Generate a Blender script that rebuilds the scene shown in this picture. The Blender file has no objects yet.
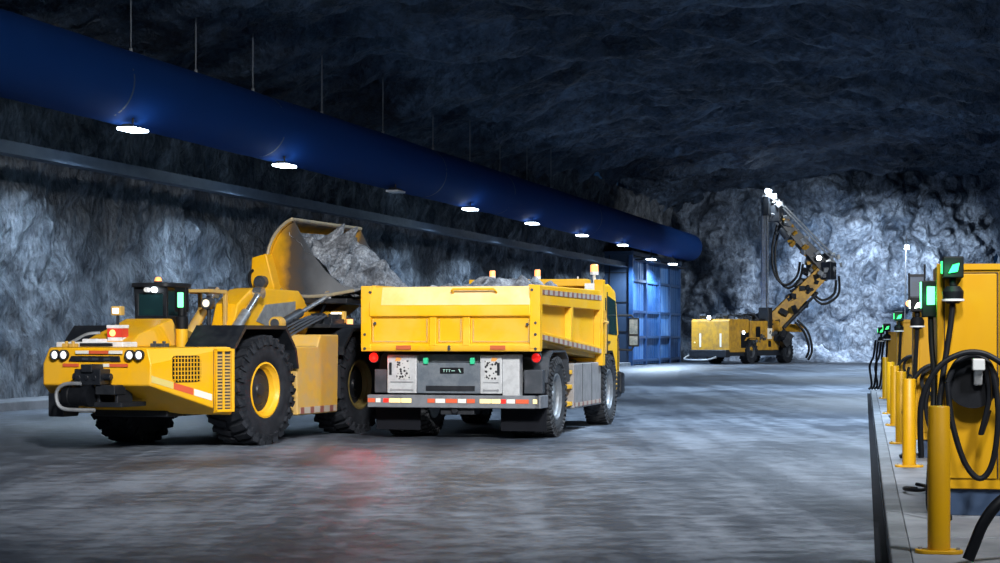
import bpy, bmesh, math, random
from mathutils import Vector, Matrix, noise
random.seed(7)
PI = math.pi
SC = bpy.context.scene
COL = SC.collection

# ------------------------------------------------------------------ camera, sky, exposure, large lights
F, HZ, CH = 1800.0, 338.0, 1.45          # focal length in px of a 1000 px wide frame, horizon row, eye height
cam_d = bpy.data.cameras.new('camera')
cam = bpy.data.objects.new('camera', cam_d); COL.objects.link(cam)
cam.location = (0, 0, CH); cam.rotation_euler = (PI/2, 0, 0)
cam_d.sensor_width = 36.0; cam_d.lens = 36.0*F/1000.0
cam_d.shift_y = (HZ-281.5)/1000.0
cam_d.clip_end = 500
SC.camera = cam

W = bpy.data.worlds.new('cave_dark'); SC.world = W; W.use_nodes = True
W.node_tree.nodes['Background'].inputs[0].default_value = (0.06, 0.20, 0.52, 1)
W.node_tree.nodes['Background'].inputs[1].default_value = 0.07

SC.view_settings.view_transform = 'Standard'; SC.view_settings.look = 'None'
SC.view_settings.gamma = 1.0; SC.view_settings.use_curve_mapping = False
SC.view_settings.exposure = 0.0
SC.cycles.use_denoising = True
SC.cycles.max_bounces = 6; SC.cycles.diffuse_bounces = 3; SC.cycles.glossy_bounces = 3
SC.cycles.sample_clamp_indirect = 4.0

def P(px, py, Y): return Vector(((px-500.0)/F*Y, Y, CH-(py-HZ)/F*Y))

def area_light(name, loc, target, size, power, col=(0.80, 0.90, 1.0), sy=None, spread=None):
    d = bpy.data.lights.new(name, 'AREA'); d.energy = power; d.color = col
    d.shape = 'RECTANGLE'; d.size = size; d.size_y = sy or size
    if spread: d.spread = spread
    o = bpy.data.objects.new(name, d); COL.objects.link(o); o.location = loc
    o.rotation_euler = (Vector(target)-Vector(loc)).to_track_quat('-Z', 'Y').to_euler()
    return o
def spot_light(name, loc, target, power, ang, col=(0.80, 0.90, 1.0), r=0.1, blend=0.6, parent=None):
    d = bpy.data.lights.new(name, 'SPOT'); d.energy = power; d.color = col
    d.spot_size = math.radians(ang); d.spot_blend = blend; d.shadow_soft_size = r
    o = bpy.data.objects.new(name, d); COL.objects.link(o); o.location = loc
    o.rotation_euler = (Vector(target)-Vector(loc)).to_track_quat('-Z', 'Y').to_euler()
    return o
def point_light(name, loc, power, col=(0.80, 0.90, 1.0), r=0.1):
    d = bpy.data.lights.new(name, 'POINT'); d.energy = power; d.color = col; d.shadow_soft_size = r
    o = bpy.data.objects.new(name, d); COL.objects.link(o); o.location = loc
    return o
# unseen roof floodlights over the charging bay, behind the camera, and added fills
area_light('unseen_floodlight', (1.5, 3, 10.5), (-1.5, 26, 1.2), 1.6, 900, (1.0, 0.98, 0.96), spread=math.radians(60))
area_light('unseen_floodlight', (-6, 6, 8.5), (-3.5, 25, 1.2), 1.6, 220, (0.90, 0.96, 1.0))
area_light('unseen_floodlight', (5.0, 21.5, 9.8), (4.6, 23, 0), 1.2, 620, (0.78, 0.89, 1.0), spread=math.radians(115))  # added fill to lift the right-hand floor
area_light('unseen_floodlight', (13.5, 23, 9.0), (1.0, 27.5, 1.2), 1.4, 2400, (1.0, 0.96, 0.90), spread=math.radians(110))
area_light('unseen_floodlight', (6.0, 6.5, 8.8), (4.0, 15, 0.6), 1.2, 300, (0.95, 0.97, 1.0), spread=math.radians(75))
for fx, fy, fp in ((6.5, 31, 1700), (10.5, 50, 2500), (14.5, 72, 1900), (20.5, 86, 2300)):
    area_light('unseen_floodlight', (fx, fy, 9.3), (fx, fy+0.3, 0), 1.4, fp, (0.64, 0.81, 1.0), spread=math.radians(128))  # added fills with no fixture, brightening the floor and far end
area_light('unseen_floodlight', (25, 82, 9.6), (15, 102, 3), 1.2, 520, (0.92, 0.96, 1.0), spread=math.radians(60))  # added fill, aimed at the drill rig to brighten it

# ------------------------------------------------------------------ mesh builder
class MB:
    def __init__(self): self.v = []; self.f = []
    def add(self, vs, fs):
        b = len(self.v); self.v += [tuple(p) for p in vs]; self.f += [tuple(b+i for i in f) for f in fs]; return self
    def box(self, x0, x1, y0, y1, z0, z1, M=None):
        p = [Vector((x, y, z)) for x in (x0, x1) for y in (y0, y1) for z in (z0, z1)]
        if M: p = [M @ q for q in p]
        return self.add(p, [(0,1,3,2),(4,6,7,5),(0,4,5,1),(2,3,7,6),(0,2,6,4),(1,5,7,3)])
    def hexa(self, lo, hi):
        n = len(lo)
        return self.add(list(lo)+list(hi), [tuple(range(n))[::-1], tuple(range(n, 2*n))] + [(i, (i+1)%n, n+(i+1)%n, n+i) for i in range(n)])
    def prism(self, pts, ax, a, b, M=None):           # pts in the plane across axis ax
        def p3(p, t):
            q = {'x': (t, p[0], p[1]), 'y': (p[0], t, p[1]), 'z': (p[0], p[1], t)}[ax]
            return M @ Vector(q) if M else Vector(q)
        return self.hexa([p3(p, a) for p in pts], [p3(p, b) for p in pts])
    def cyl(self, p0, p1, r0, r1=None, n=16):
        r1 = r0 if r1 is None else r1
        p0, p1 = Vector(p0), Vector(p1); d = (p1-p0).normalized()
        u = d.orthogonal().normalized(); w = d.cross(u)
        ring = lambda c, r: [c + (u*math.cos(2*PI*i/n) + w*math.sin(2*PI*i/n))*r for i in range(n)]
        return self.hexa(ring(p0, r0), ring(p1, r1))
    def tube(self, pts, r, n=8):
        pts = [Vector(p) for p in pts]; vs, fs = [], []
        d0 = (pts[1]-pts[0]).normalized(); u = d0.orthogonal().normalized()
        for i, p in enumerate(pts):
            d = (pts[min(i+1, len(pts)-1)]-pts[max(i-1, 0)]).normalized()
            u = (u - d*u.dot(d)).normalized(); w = d.cross(u)
            vs += [p + (u*math.cos(2*PI*k/n)+w*math.sin(2*PI*k/n))*r for k in range(n)]
        for i in range(len(pts)-1):
            fs += [(i*n+k, i*n+(k+1)%n, (i+1)*n+(k+1)%n, (i+1)*n+k) for k in range(n)]
        m = (len(pts)-1)*n
        fs += [tuple(range(n))[::-1], tuple(range(m, m+n))]
        return self.add(vs, fs)
    def lathe(self, prof, org, axis, n=40):           # prof = [(radius, height along axis)], closed loop if first == last
        a = Vector(axis).normalized(); u = a.orthogonal().normalized(); w = a.cross(u); org = Vector(org)
        closed = prof[0] == prof[-1]
        if closed: prof = prof[:-1]
        m = len(prof); vs, fs = [], []
        for i in range(n):
            t = 2*PI*i/n; e = u*math.cos(t)+w*math.sin(t)
            vs += [org+e*r+a*h for r, h in prof]
        for i in range(n):
            j = (i+1) % n
            for k in range(m if closed else m-1):
                l = (k+1) % m
                fs.append((i*m+k, j*m+k, j*m+l, i*m+l))
        if not closed:
            fs += [tuple(i*m for i in range(n)), tuple(i*m+m-1 for i in range(n))[::-1]]
        return self.add(vs, fs)
    def build(self, name, mat, parent=None, bevel=0.0, ang=35, smooth=True, recalc=True):
        me = bpy.data.meshes.new(name); me.from_pydata(self.v, [], self.f)
        if recalc:
            bm = bmesh.new(); bm.from_mesh(me)
            bmesh.ops.remove_doubles(bm, verts=bm.verts, dist=1e-5)
            bmesh.ops.recalc_face_normals(bm, faces=bm.faces); bm.to_mesh(me); bm.free()
        me.materials.append(mat)
        if smooth:
            me.polygons.foreach_set('use_smooth', [True]*len(me.polygons)); me.set_sharp_from_angle(angle=math.radians(ang))
        o = bpy.data.objects.new(name, me); COL.objects.link(o)
        if parent: o.parent = parent
        if bevel:
            md = o.modifiers.new('bevel', 'BEVEL'); md.width = bevel; md.segments = 2; md.limit_method = 'ANGLE'; md.angle_limit = math.radians(40)
            md.harden_normals = True
        me.update()
        return o
def empty(name, loc=(0, 0, 0), rz=0.0, parent=None):
    o = bpy.data.objects.new(name, None); COL.objects.link(o); o.location = loc; o.rotation_euler = (0, 0, rz)
    o.empty_display_size = 0.2
    if parent: o.parent = parent
    return o
def tag(o, label, cat, group=None, kind=None):
    o['label'] = label; o['category'] = cat
    if group: o['group'] = group
    if kind: o['kind'] = kind
    return o
def struct(o, label=None):
    o['kind'] = 'structure'
    if label: o['label'] = label
    return o
def copy_tree(o, parent=None):
    c = o.copy(); COL.objects.link(c)
    if parent: c.parent = parent
    for ch in list(o.children): copy_tree(ch, c)
    return c
def arc(c, r, a0, a1, n, plane='xz', t=0.0):
    out = []
    for i in range(n+1):
        a = math.radians(a0+(a1-a0)*i/n); p, q = c[0]+r*math.cos(a), c[1]+r*math.sin(a)
        out.append((p, t, q) if plane == 'xz' else (t, p, q) if plane == 'yz' else (p, q, t))
    return out
def smooth_path(pts, k=6):                              # Catmull-Rom through the points
    pts = [Vector(p) for p in pts]; out = []
    for i in range(len(pts)-1):
        a, b, c, d = pts[max(i-1, 0)], pts[i], pts[i+1], pts[min(i+2, len(pts)-1)]
        for j in range(k):
            t = j/k
            out.append(0.5*((2*b)+(c-a)*t+(2*a-5*b+4*c-d)*t*t+(3*b-a-3*c+d)*t**3))
    return out+[pts[-1]]

# ------------------------------------------------------------------ materials
def new_mat(name):
    m = bpy.data.materials.new(name); m.use_nodes = True
    nt = m.node_tree; return m, nt, nt.nodes['Principled BSDF']
def N(nt, t, **kw):
    n = nt.nodes.new(t)
    for k, v in kw.items():
        if k in n.inputs: n.inputs[k].default_value = v
        else: setattr(n, k, v)
    return n
def ramp(nt, src, stops):
    r = nt.nodes.new('ShaderNodeValToRGB'); e = r.color_ramp.elements
    while len(e) < len(stops): e.new(0.5)
    for k, (p, c) in enumerate(stops):
        e[k].position = p; e[k].color = (*c, 1) if len(c) == 3 else c
    nt.links.new(src, r.inputs[0]); return r
def plain(name, col, rough=0.5, metal=0.0, wear=0.0, wear_col=(0.2, 0.2, 0.2), scale=6.0, bump=0.0, spec=0.5):
    m, nt, b = new_mat(name)
    b.inputs['Roughness'].default_value = rough; b.inputs['Metallic'].default_value = metal
    b.inputs['Specular IOR Level'].default_value = spec
    tc = N(nt, 'ShaderNodeTexCoord')
    no = N(nt, 'ShaderNodeTexNoise', Scale=scale, Detail=8.0, Roughness=0.65); nt.links.new(tc.outputs['Object'], no.inputs['Vector'])
    lo = 0.5-0.12*wear; 
    r = ramp(nt, no.outputs['Fac'], [(0.42, col), (0.62, tuple(c*(1-wear)+w*wear for c, w in zip(col, wear_col)))])
    nt.links.new(r.outputs[0], b.inputs['Base Color'])
    rr = N(nt, 'ShaderNodeMapRange'); rr.inputs['To Min'].default_value = max(rough-0.1, 0.03); rr.inputs['To Max'].default_value = min(rough+0.15, 1)
    nt.links.new(no.outputs['Fac'], rr.inputs['Value']); nt.links.new(rr.outputs[0], b.inputs['Roughness'])
    if bump:
        bp = N(nt, 'ShaderNodeBump', Strength=bump, Distance=0.02); nt.links.new(no.outputs['Fac'], bp.inputs['Height']); nt.links.new(bp.outputs[0], b.inputs['Normal'])
    return m
def glow(name, col, strength):
    m, nt, b = new_mat(name)
    b.inputs['Base Color'].default_value = (*[min(c, 0.9) for c in col], 1); b.inputs['Roughness'].default_value = 0.3
    b.inputs['Emission Color'].default_value = (*col, 1); b.inputs['Emission Strength'].default_value = strength
    return m
def stripe(name, axis, period, c1, c2, duty=0.5, rough=0.35):
    m, nt, b = new_mat(name)
    tc = N(nt, 'ShaderNodeTexCoord'); sp = N(nt, 'ShaderNodeSeparateXYZ'); nt.links.new(tc.outputs['Object'], sp.inputs[0])
    md = N(nt, 'ShaderNodeMath', operation='PINGPONG'); nt.links.new(sp.outputs[axis], md.inputs[0]); md.inputs[1].default_value = period
    gt = N(nt, 'ShaderNodeMath', operation='GREATER_THAN'); nt.links.new(md.outputs[0], gt.inputs[0]); gt.inputs[1].default_value = period*duty
    mx = N(nt, 'ShaderNodeMix', data_type='RGBA'); nt.links.new(gt.outputs[0], mx.inputs[0])
    mx.inputs[6].default_value = (*c1, 1); mx.inputs[7].default_value = (*c2, 1)
    nt.links.new(mx.outputs[2], b.inputs['Base Color']); b.inputs['Roughness'].default_value = rough
    return m
YEL = (0.76, 0.385, 0.003)
M_yel = plain('yellow_paint', YEL, 0.42, 0, 0.30, (0.52, 0.33, 0.07), 2.2, spec=0.35)
M_yel2 = plain('yellow_truck_paint', (0.74, 0.385, 0.004), 0.40, 0, 0.30, (0.70, 0.46, 0.12), 1.5, spec=0.35)
M_yel_dirty = plain('dusty_yellow_paint', (0.56, 0.33, 0.05), 0.6, 0, 0.6, (0.42, 0.30, 0.15), 3.0)
M_dust = plain('dust_coated_yellow', (0.82, 0.58, 0.26), 0.55, 0, 0.6, (0.76, 0.44, 0.06), 1.4)
M_rigyel = plain('faded_yellow_paint', (0.46, 0.24, 0.012), 0.55, 0, 0.7, (0.17, 0.10, 0.03), 2.6)
M_cabyel = plain('charger_yellow_paint', (0.46, 0.235, 0.001), 0.42, 0, 0.12, (0.33, 0.17, 0.004), 3.0, spec=0.3)
M_bolyel = plain('bollard_yellow_paint', (0.54, 0.28, 0.001), 0.40, 0, 0.2, (0.36, 0.185, 0.004), 5.0, spec=0.35)
M_blk = plain('black_rubber', (0.004, 0.005, 0.007), 0.5, 0, 0.4, (0.008, 0.009, 0.012), 12, spec=0.18)
M_tyre = plain('tyre_rubber', (0.007, 0.009, 0.013), 0.75, 0, 0.7, (0.022, 0.025, 0.032), 7, 0.15, spec=0.25)
M_ttyre = plain('dusty_tyre_rubber', (0.016, 0.018, 0.022), 0.8, 0, 0.7, (0.06, 0.064, 0.07), 7, 0.15, spec=0.25)
M_bmetal = plain('black_steel', (0.008, 0.010, 0.014), 0.42, 0.0, 0.5, (0.022, 0.025, 0.03), 6, spec=0.35)
M_dsteel = plain('dark_grey_steel', (0.035, 0.042, 0.052), 0.42, 0.2, 0.5, (0.08, 0.085, 0.10), 4)
M_steel = plain('worn_grey_steel', (0.36, 0.38, 0.40), 0.42, 0.55, 0.6, (0.17, 0.18, 0.19), 5)
M_alu = plain('scratched_aluminium', (0.56, 0.58, 0.60), 0.40, 0.4, 0.5, (0.34, 0.35, 0.37), 9)
M_chrome = plain('chrome_rod', (0.75, 0.77, 0.80), 0.18, 0.9, 0.2, (0.5, 0.5, 0.5), 8)
M_bump = plain('bumper_grey_steel', (0.17, 0.18, 0.20), 0.45, 0.2, 0.6, (0.09, 0.095, 0.105), 5)
M_lock = plain('dusty_locker_steel', (0.26, 0.25, 0.25), 0.5, 0.2, 0.6, (0.16, 0.16, 0.165), 4)
M_gut = plain('matt_black_channel', (0.006, 0.007, 0.010), 0.9, 0, 0.2, (0.01, 0.01, 0.012), 5, spec=0.1)
M_grey = plain('grey_panel', (0.075, 0.095, 0.12), 0.5, 0, 0.4, (0.20, 0.22, 0.24), 6)
M_white = plain('white_plastic', (0.72, 0.73, 0.74), 0.4, 0, 0.4, (0.45, 0.46, 0.48), 10)
M_hub = plain('truck_wheel_steel', (0.22, 0.24, 0.26), 0.45, 0.4, 0.5, (0.10, 0.10, 0.11), 9)
M_red = plain('red_reflector', (0.62, 0.05, 0.03), 0.3)
M_orange_r = plain('orange_reflector', (0.45, 0.10, 0.03), 0.35)
M_tape_x = stripe('red_white_tape_across', 0, 0.22, (0.55, 0.54, 0.52), (0.45, 0.06, 0.04))
M_tape_y = stripe('red_white_tape_along', 1, 0.16, (0.40, 0.36, 0.30), (0.24, 0.09, 0.07), 0.62)
M_blue = plain('blue_painted_steel', (0.012, 0.055, 0.17), 0.42, 0.1, 0.4, (0.05, 0.12, 0.26), 1.2)
M_dblue = plain('dark_blue_cladding', (0.018, 0.04, 0.085), 0.55, 0, 0.4, (0.03, 0.055, 0.10), 0.8)
M_strip = plain('blue_strip_curtain', (0.05, 0.16, 0.42), 0.35, 0, 0.5, (0.15, 0.28, 0.50), 0.9)
M_beam = plain('galvanised_beam', (0.055, 0.08, 0.12), 0.55, 0.2, 0.5, (0.03, 0.045, 0.075), 2)
M_rod = plain('rod_steel', (0.25, 0.28, 0.32), 0.5, 0.2)
M_glow_w = glow('lit_white_lens', (0.85, 0.93, 1.0), 9.0)
M_glow_head = glow('lit_headlight_lens', (0.95, 0.97, 1.0), 0.8)
M_glow_line = glow('lit_hall_lamp_lens', (0.75, 0.88, 1.0), 14.0)
M_glow_red = glow('lit_red_lens', (1.0, 0.010, 0.006), 2.2)
M_glow_dred = glow('dim_red_lens', (0.8, 0.03, 0.02), 0.3)
M_glow_amber = glow('lit_amber_lens', (1.0, 0.40, 0.14), 1.3)
M_glow_cream = glow('lit_cream_lens', (1.0, 0.70, 0.30), 0.55)
M_glow_green = glow('lit_green_lens', (0.04, 1.0, 0.22), 1.6)
M_glow_green2 = glow('bright_green_lens', (0.16, 1.0, 0.35), 2.0)
M_refl_green = glow('green_marker_lens', (0.03, 0.40, 0.20), 0.35)

def mat_glass(name, col=(0.02, 0.06, 0.07)):
    m, nt, b = new_mat(name)
    b.inputs['Base Color'].default_value = (*col, 1); b.inputs['Roughness'].default_value = 0.06
    b.inputs['Transmission Weight'].default_value = 0.55; b.inputs['IOR'].default_value = 1.3
    return m
M_glass = mat_glass('dark_tinted_glass')
M_mirror = plain('mirror_glass', (0.14, 0.18, 0.20), 0.35, 0.0, 0.6, (0.4, 0.42, 0.42), 14)

def mat_tread(name):
    m, nt, b = new_mat(name)
    tc = N(nt, 'ShaderNodeTexCoord'); v = N(nt, 'ShaderNodeTexVoronoi', Scale=22.0); nt.links.new(tc.outputs['Object'], v.inputs['Vector'])
    r = ramp(nt, v.outputs['Distance'], [(0.36, (0.03, 0.03, 0.035)), (0.44, (0.55, 0.56, 0.56))])
    nt.links.new(r.outputs[0], b.inputs['Base Color']); b.inputs['Roughness'].default_value = 0.45; b.inputs['Metallic'].default_value = 0.3
    return m
M_mesh = mat_tread('perforated_aluminium_mesh')

def mat_bucket():
    m, nt, b = new_mat('worn_bucket_paint')
    tc = N(nt, 'ShaderNodeTexCoord'); sp = N(nt, 'ShaderNodeSeparateXYZ'); nt.links.new(tc.outputs['Object'], sp.inputs[0])
    no = N(nt, 'ShaderNodeTexNoise', Scale=3.0, Detail=7.0); nt.links.new(tc.outputs['Object'], no.inputs['Vector'])
    ma = N(nt, 'ShaderNodeMath', operation='MULTIPLY_ADD'); nt.links.new(no.outputs['Fac'], ma.inputs[0]); ma.inputs[1].default_value = 0.5
    nt.links.new(sp.outputs[0], ma.inputs[2])
    r = ramp(nt, ma.outputs[0], [(0.0, (0.64, 0.34, 0.01)), (0.08, (0.52, 0.27, 0.01)), (0.26, (0.09, 0.065, 0.045)), (0.45, (0.055, 0.06, 0.07)), (0.9, (0.15, 0.165, 0.185))])
    # position along local x: paint stays near the hinge, bare steel towards the lip
    off = N(nt, 'ShaderNodeMath', operation='ADD'); nt.links.new(ma.outputs[0], off.inputs[0]); off.inputs[1].default_value = 0.25
    nt.links.new(off.outputs[0], r.inputs[0])
    nt.links.new(r.outputs[0], b.inputs['Base Color']); b.inputs['Roughness'].default_value = 0.42; b.inputs['Metallic'].default_value = 0.25
    return m
M_bucket = mat_bucket()

def mat_rock(name, dark, light, scale=0.55, bump=0.9, streak=(1, 1, 1), spec=0.3, lo=0.36, hi=0.64):
    m, nt, b = new_mat(name)
    tc = N(nt, 'ShaderNodeTexCoord'); mp = N(nt, 'ShaderNodeMapping'); nt.links.new(tc.outputs['Object'], mp.inputs[0]); mp.inputs['Scale'].default_value = streak
    n1 = N(nt, 'ShaderNodeTexNoise', Scale=scale, Detail=12.0, Roughness=0.68, Distortion=0.1); nt.links.new(mp.outputs[0], n1.inputs['Vector'])
    n2 = N(nt, 'ShaderNodeTexNoise', Scale=scale*4.2, Detail=9.0, Roughness=0.7); n2.noise_type = 'RIDGED_MULTIFRACTAL'; nt.links.new(mp.outputs[0], n2.inputs['Vector'])
    n2.inputs['Offset'].default_value = 0.9; n2.inputs['Gain'].default_value = 1.8
    n3 = N(nt, 'ShaderNodeTexNoise', Scale=scale*14, Detail=4.0, Roughness=0.7); nt.links.new(mp.outputs[0], n3.inputs['Vector'])
    vo = N(nt, 'ShaderNodeTexVoronoi', Scale=scale*1.7)
    wv = N(nt, 'ShaderNodeVectorMath', operation='MULTIPLY_ADD'); nt.links.new(n1.outputs['Color'], wv.inputs[0]); wv.inputs[1].default_value = (0.8, 0.8, 0.8); nt.links.new(mp.outputs[0], wv.inputs[2])
    nt.links.new(wv.outputs[0], vo.inputs['Vector'])
    r1 = ramp(nt, n1.outputs['Fac'], [(lo, dark), (hi, light)])
    r2 = ramp(nt, n3.outputs['Fac'], [(0.38, (0.30, 0.30, 0.32)), (0.60, (1, 1, 1))])
    r3 = ramp(nt, vo.outputs['Color'], [(0.2, (0.55, 0.56, 0.58)), (0.7, (1, 1, 1))])
    mx = N(nt, 'ShaderNodeMix', data_type='RGBA', blend_type='MULTIPLY'); mx.inputs[0].default_value = 0.8
    nt.links.new(r1.outputs[0], mx.inputs[6]); nt.links.new(r2.outputs[0], mx.inputs[7])
    ve = N(nt, 'ShaderNodeTexVoronoi', Scale=scale*1.1, feature='DISTANCE_TO_EDGE'); nt.links.new(wv.outputs[0], ve.inputs['Vector'])
    r4 = ramp(nt, ve.outputs['Distance'], [(0.0, (0.18, 0.19, 0.22)), (0.06, (1, 1, 1))])
    mz = N(nt, 'ShaderNodeMix', data_type='RGBA', blend_type='MULTIPLY'); mz.inputs[0].default_value = 0.6
    nt.links.new(r3.outputs[0], mz.inputs[6]); nt.links.new(r4.outputs[0], mz.inputs[7]); r3 = mz
    my = N(nt, 'ShaderNodeMix', data_type='RGBA', blend_type='MULTIPLY'); my.inputs[0].default_value = 0.7
    nt.links.new(mx.outputs[2], my.inputs[6]); nt.links.new(mz.outputs[2], my.inputs[7])
    nt.links.new(my.outputs[2], b.inputs['Base Color']); b.inputs['Roughness'].default_value = 0.62
    b.inputs['Specular IOR Level'].default_value = spec
    b2 = N(nt, 'ShaderNodeBump', Strength=bump*0.55, Distance=0.10/max(scale, 0.3)); nt.links.new(n2.outputs['Fac'], b2.inputs['Height'])
    b3 = N(nt, 'ShaderNodeBump', Strength=bump*0.7, Distance=0.12/max(scale, 0.3)); nt.links.new(vo.outputs['Distance'], b3.inputs['Height']); nt.links.new(b3.outputs[0], b2.inputs['Normal'])
    b4 = N(nt, 'ShaderNodeBump', Strength=bump*0.8, Distance=0.04/max(scale, 0.3)); nt.links.new(n3.outputs['Fac'], b4.inputs['Height']); nt.links.new(b2.outputs[0], b4.inputs['Normal'])
    nt.links.new(b4.outputs[0], b.inputs['Normal'])
    return m
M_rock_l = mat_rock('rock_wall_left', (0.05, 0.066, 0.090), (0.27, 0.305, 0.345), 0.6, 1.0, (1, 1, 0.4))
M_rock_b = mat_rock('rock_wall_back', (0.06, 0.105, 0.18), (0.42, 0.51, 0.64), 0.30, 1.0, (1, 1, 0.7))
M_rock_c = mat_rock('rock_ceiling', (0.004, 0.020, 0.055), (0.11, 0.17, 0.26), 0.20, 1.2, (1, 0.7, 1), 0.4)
M_ore = mat_rock('broken_ore', (0.09, 0.10, 0.12), (0.60, 0.65, 0.71), 1.8, 1.0, (1, 1, 1), 0.4)

def mat_floor():
    m, nt, b = new_mat('worn_concrete_floor')
    tc = N(nt, 'ShaderNodeTexCoord')
    mp = N(nt, 'ShaderNodeMapping'); nt.links.new(tc.outputs['Object'], mp.inputs[0]); mp.inputs['Scale'].default_value = (0.9, 1.15, 1)
    mp.inputs['Rotation'].default_value = (0, 0, math.radians(-12))
    n1 = N(nt, 'ShaderNodeTexNoise', Scale=0.22, Detail=6.0, Roughness=0.6, Distortion=0.6); nt.links.new(tc.outputs['Object'], n1.inputs['Vector'])
    n2 = N(nt, 'ShaderNodeTexNoise', Scale=3.2, Detail=12.0, Roughness=0.8); nt.links.new(mp.outputs[0], n2.inputs['Vector'])
    mp3 = N(nt, 'ShaderNodeMapping'); nt.links.new(tc.outputs['Object'], mp3.inputs[0]); mp3.inputs['Rotation'].default_value = (0, 0, math.radians(11.5)); mp3.inputs['Scale'].default_value = (1.6, 0.10, 1)
    n3 = N(nt, 'ShaderNodeTexNoise', Scale=1.0, Detail=4.0, Roughness=0.6); nt.links.new(mp3.outputs[0], n3.inputs['Vector'])
    ad = N(nt, 'ShaderNodeMath', operation='MULTIPLY_ADD'); nt.links.new(n2.outputs['Fac'], ad.inputs[0]); ad.inputs[1].default_value = 1.5; nt.links.new(n1.outputs['Fac'], ad.inputs[2])
    a2 = N(nt, 'ShaderNodeMath', operation='MULTIPLY_ADD'); nt.links.new(n3.outputs['Fac'], a2.inputs[0]); a2.inputs[1].default_value = 0.7; nt.links.new(ad.outputs[0], a2.inputs[2])
    hv = N(nt, 'ShaderNodeMath', operation='MULTIPLY'); nt.links.new(a2.outputs[0], hv.inputs[0]); hv.inputs[1].default_value = 0.3125
    c = ramp(nt, hv.outputs[0], [(0.39, (0.016, 0.021, 0.030)), (0.48, (0.062, 0.074, 0.095)), (0.57, (0.19, 0.22, 0.265))])
    nt.links.new(c.outputs[0], b.inputs['Base Color'])
    r = ramp(nt, hv.outputs[0], [(0.39, (0.34, 0.34, 0.34)), (0.58, (0.58, 0.58, 0.58))]); nt.links.new(r.outputs[0], b.inputs['Roughness'])
    b.inputs['Specular IOR Level'].default_value = 0.35
    bp = N(nt, 'ShaderNodeBump', Strength=0.6, Distance=0.03); nt.links.new(n2.outputs['Fac'], bp.inputs['Height']); nt.links.new(bp.outputs[0], b.inputs['Normal'])
    return m
M_floor = mat_floor()
M_walk = plain('sidewalk_concrete', (0.21, 0.225, 0.25), 0.7, 0, 0.7, (0.10, 0.11, 0.13), 1.4, 0.2)
M_kerb = plain('kerb_concrete', (0.15, 0.165, 0.185), 0.7, 0, 0.7, (0.08, 0.09, 0.10), 2.5, 0.2)

# ------------------------------------------------------------------ the cavern
LW = 0.2833                                            # the left wall runs along X = x0 + LW * Y
RW = 0.2025                                            # the charging bay runs along X = x0 + RW * Y
def lx(x0, Y): return x0+LW*Y
def rx(x0, Y): return x0+RW*Y
ROW = math.atan(RW); LROW = math.atan(LW)

def rocky(p, s=0.45, amp=1.0):
    q = Vector(p)*s
    a = noise.fractal(q, 1.0, 2.1, 5, noise_basis='PERLIN_ORIGINAL')
    c = noise.noise(q*1.1+Vector((7, 3, 1)), noise_basis='VORONOI_F2F1')
    d = noise.noise(q*2.7+Vector((1, 5, 9)), noise_basis='VORONOI_F2F1')
    e = noise.ridged_multi_fractal(q*1.6, 1.0, 2.2, 5, 1.0, 2.0)
    return amp*(0.55*a+0.50*c+0.25*d+0.22*e-0.45)
def sheet(nu, nv, fn):
    vs = [fn(i/nu, j/nv) for j in range(nv+1) for i in range(nu+1)]
    fs = [(j*(nu+1)+i, j*(nu+1)+i+1, (j+1)*(nu+1)+i+1, (j+1)*(nu+1)+i) for j in range(nv) for i in range(nu)]
    m = MB(); m.add(vs, fs); return m

mb = MB(); mb.box(-60, 60, -12, 125, -0.6, 0.0)
struct(mb.build('floor', M_floor, smooth=False), 'worn wet grey concrete floor of the hall')

def f_left(u, v):
    Y = 22+94*u; z = -0.2+9.9*v
    x0 = -20.9-0.25*math.sin(v*PI)
    d = rocky((0, Y, z*0.7), 0.85, 0.42)*(0.35+0.65*min(1, v*6))
    return (lx(x0, Y)+d*0.96, Y-d*0.27, z)
struct(sheet(900, 96, f_left).build('wall_left', M_rock_l, ang=180, recalc=False), 'rough dark rock wall along the left side')

def ceil_h(s): return 8.7+2.7*max(0.0, math.sin(PI*min(max(s, 0), 1)))**0.55
def f_ceil(u, v):
    Y = 16+102*v; xl = lx(-21.4, Y); xr = 0.33*Y+6
    x = xl+(xr-xl)*u
    d = rocky((x*0.6, Y, 3), 0.25, 1.3)+0.4*rocky((x*0.5, Y, 8), 0.8, 1.0)
    return (x, Y, ceil_h(u)+d*0.75+1.6*max(0, min(1, (Y-70)/20)))
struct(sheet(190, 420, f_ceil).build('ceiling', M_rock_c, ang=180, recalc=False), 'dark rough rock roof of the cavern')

def f_back(u, v):
    X = 7.5+24*u; z = -0.2+14.2*v
    d = rocky((X, 2, z), 0.33, 1.9)*(0.25+0.75*min(1, v*5))
    return (X, 113.5-d-1.0*math.sin(PI*u), z)
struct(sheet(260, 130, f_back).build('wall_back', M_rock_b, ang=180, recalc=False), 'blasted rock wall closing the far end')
def f_right(u, v):
    Y = 113-62*u; X = 30.0+6.5*u; z = -0.2+14.2*v
    d = rocky((4, Y, z), 0.4, 1.2)*(0.25+0.75*min(1, v*5))
    return (X-d, Y, z)
struct(sheet(240, 90, f_right).build('wall_right', M_rock_b, ang=180, recalc=False), 'rock wall turning towards the camera behind the chargers')

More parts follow.
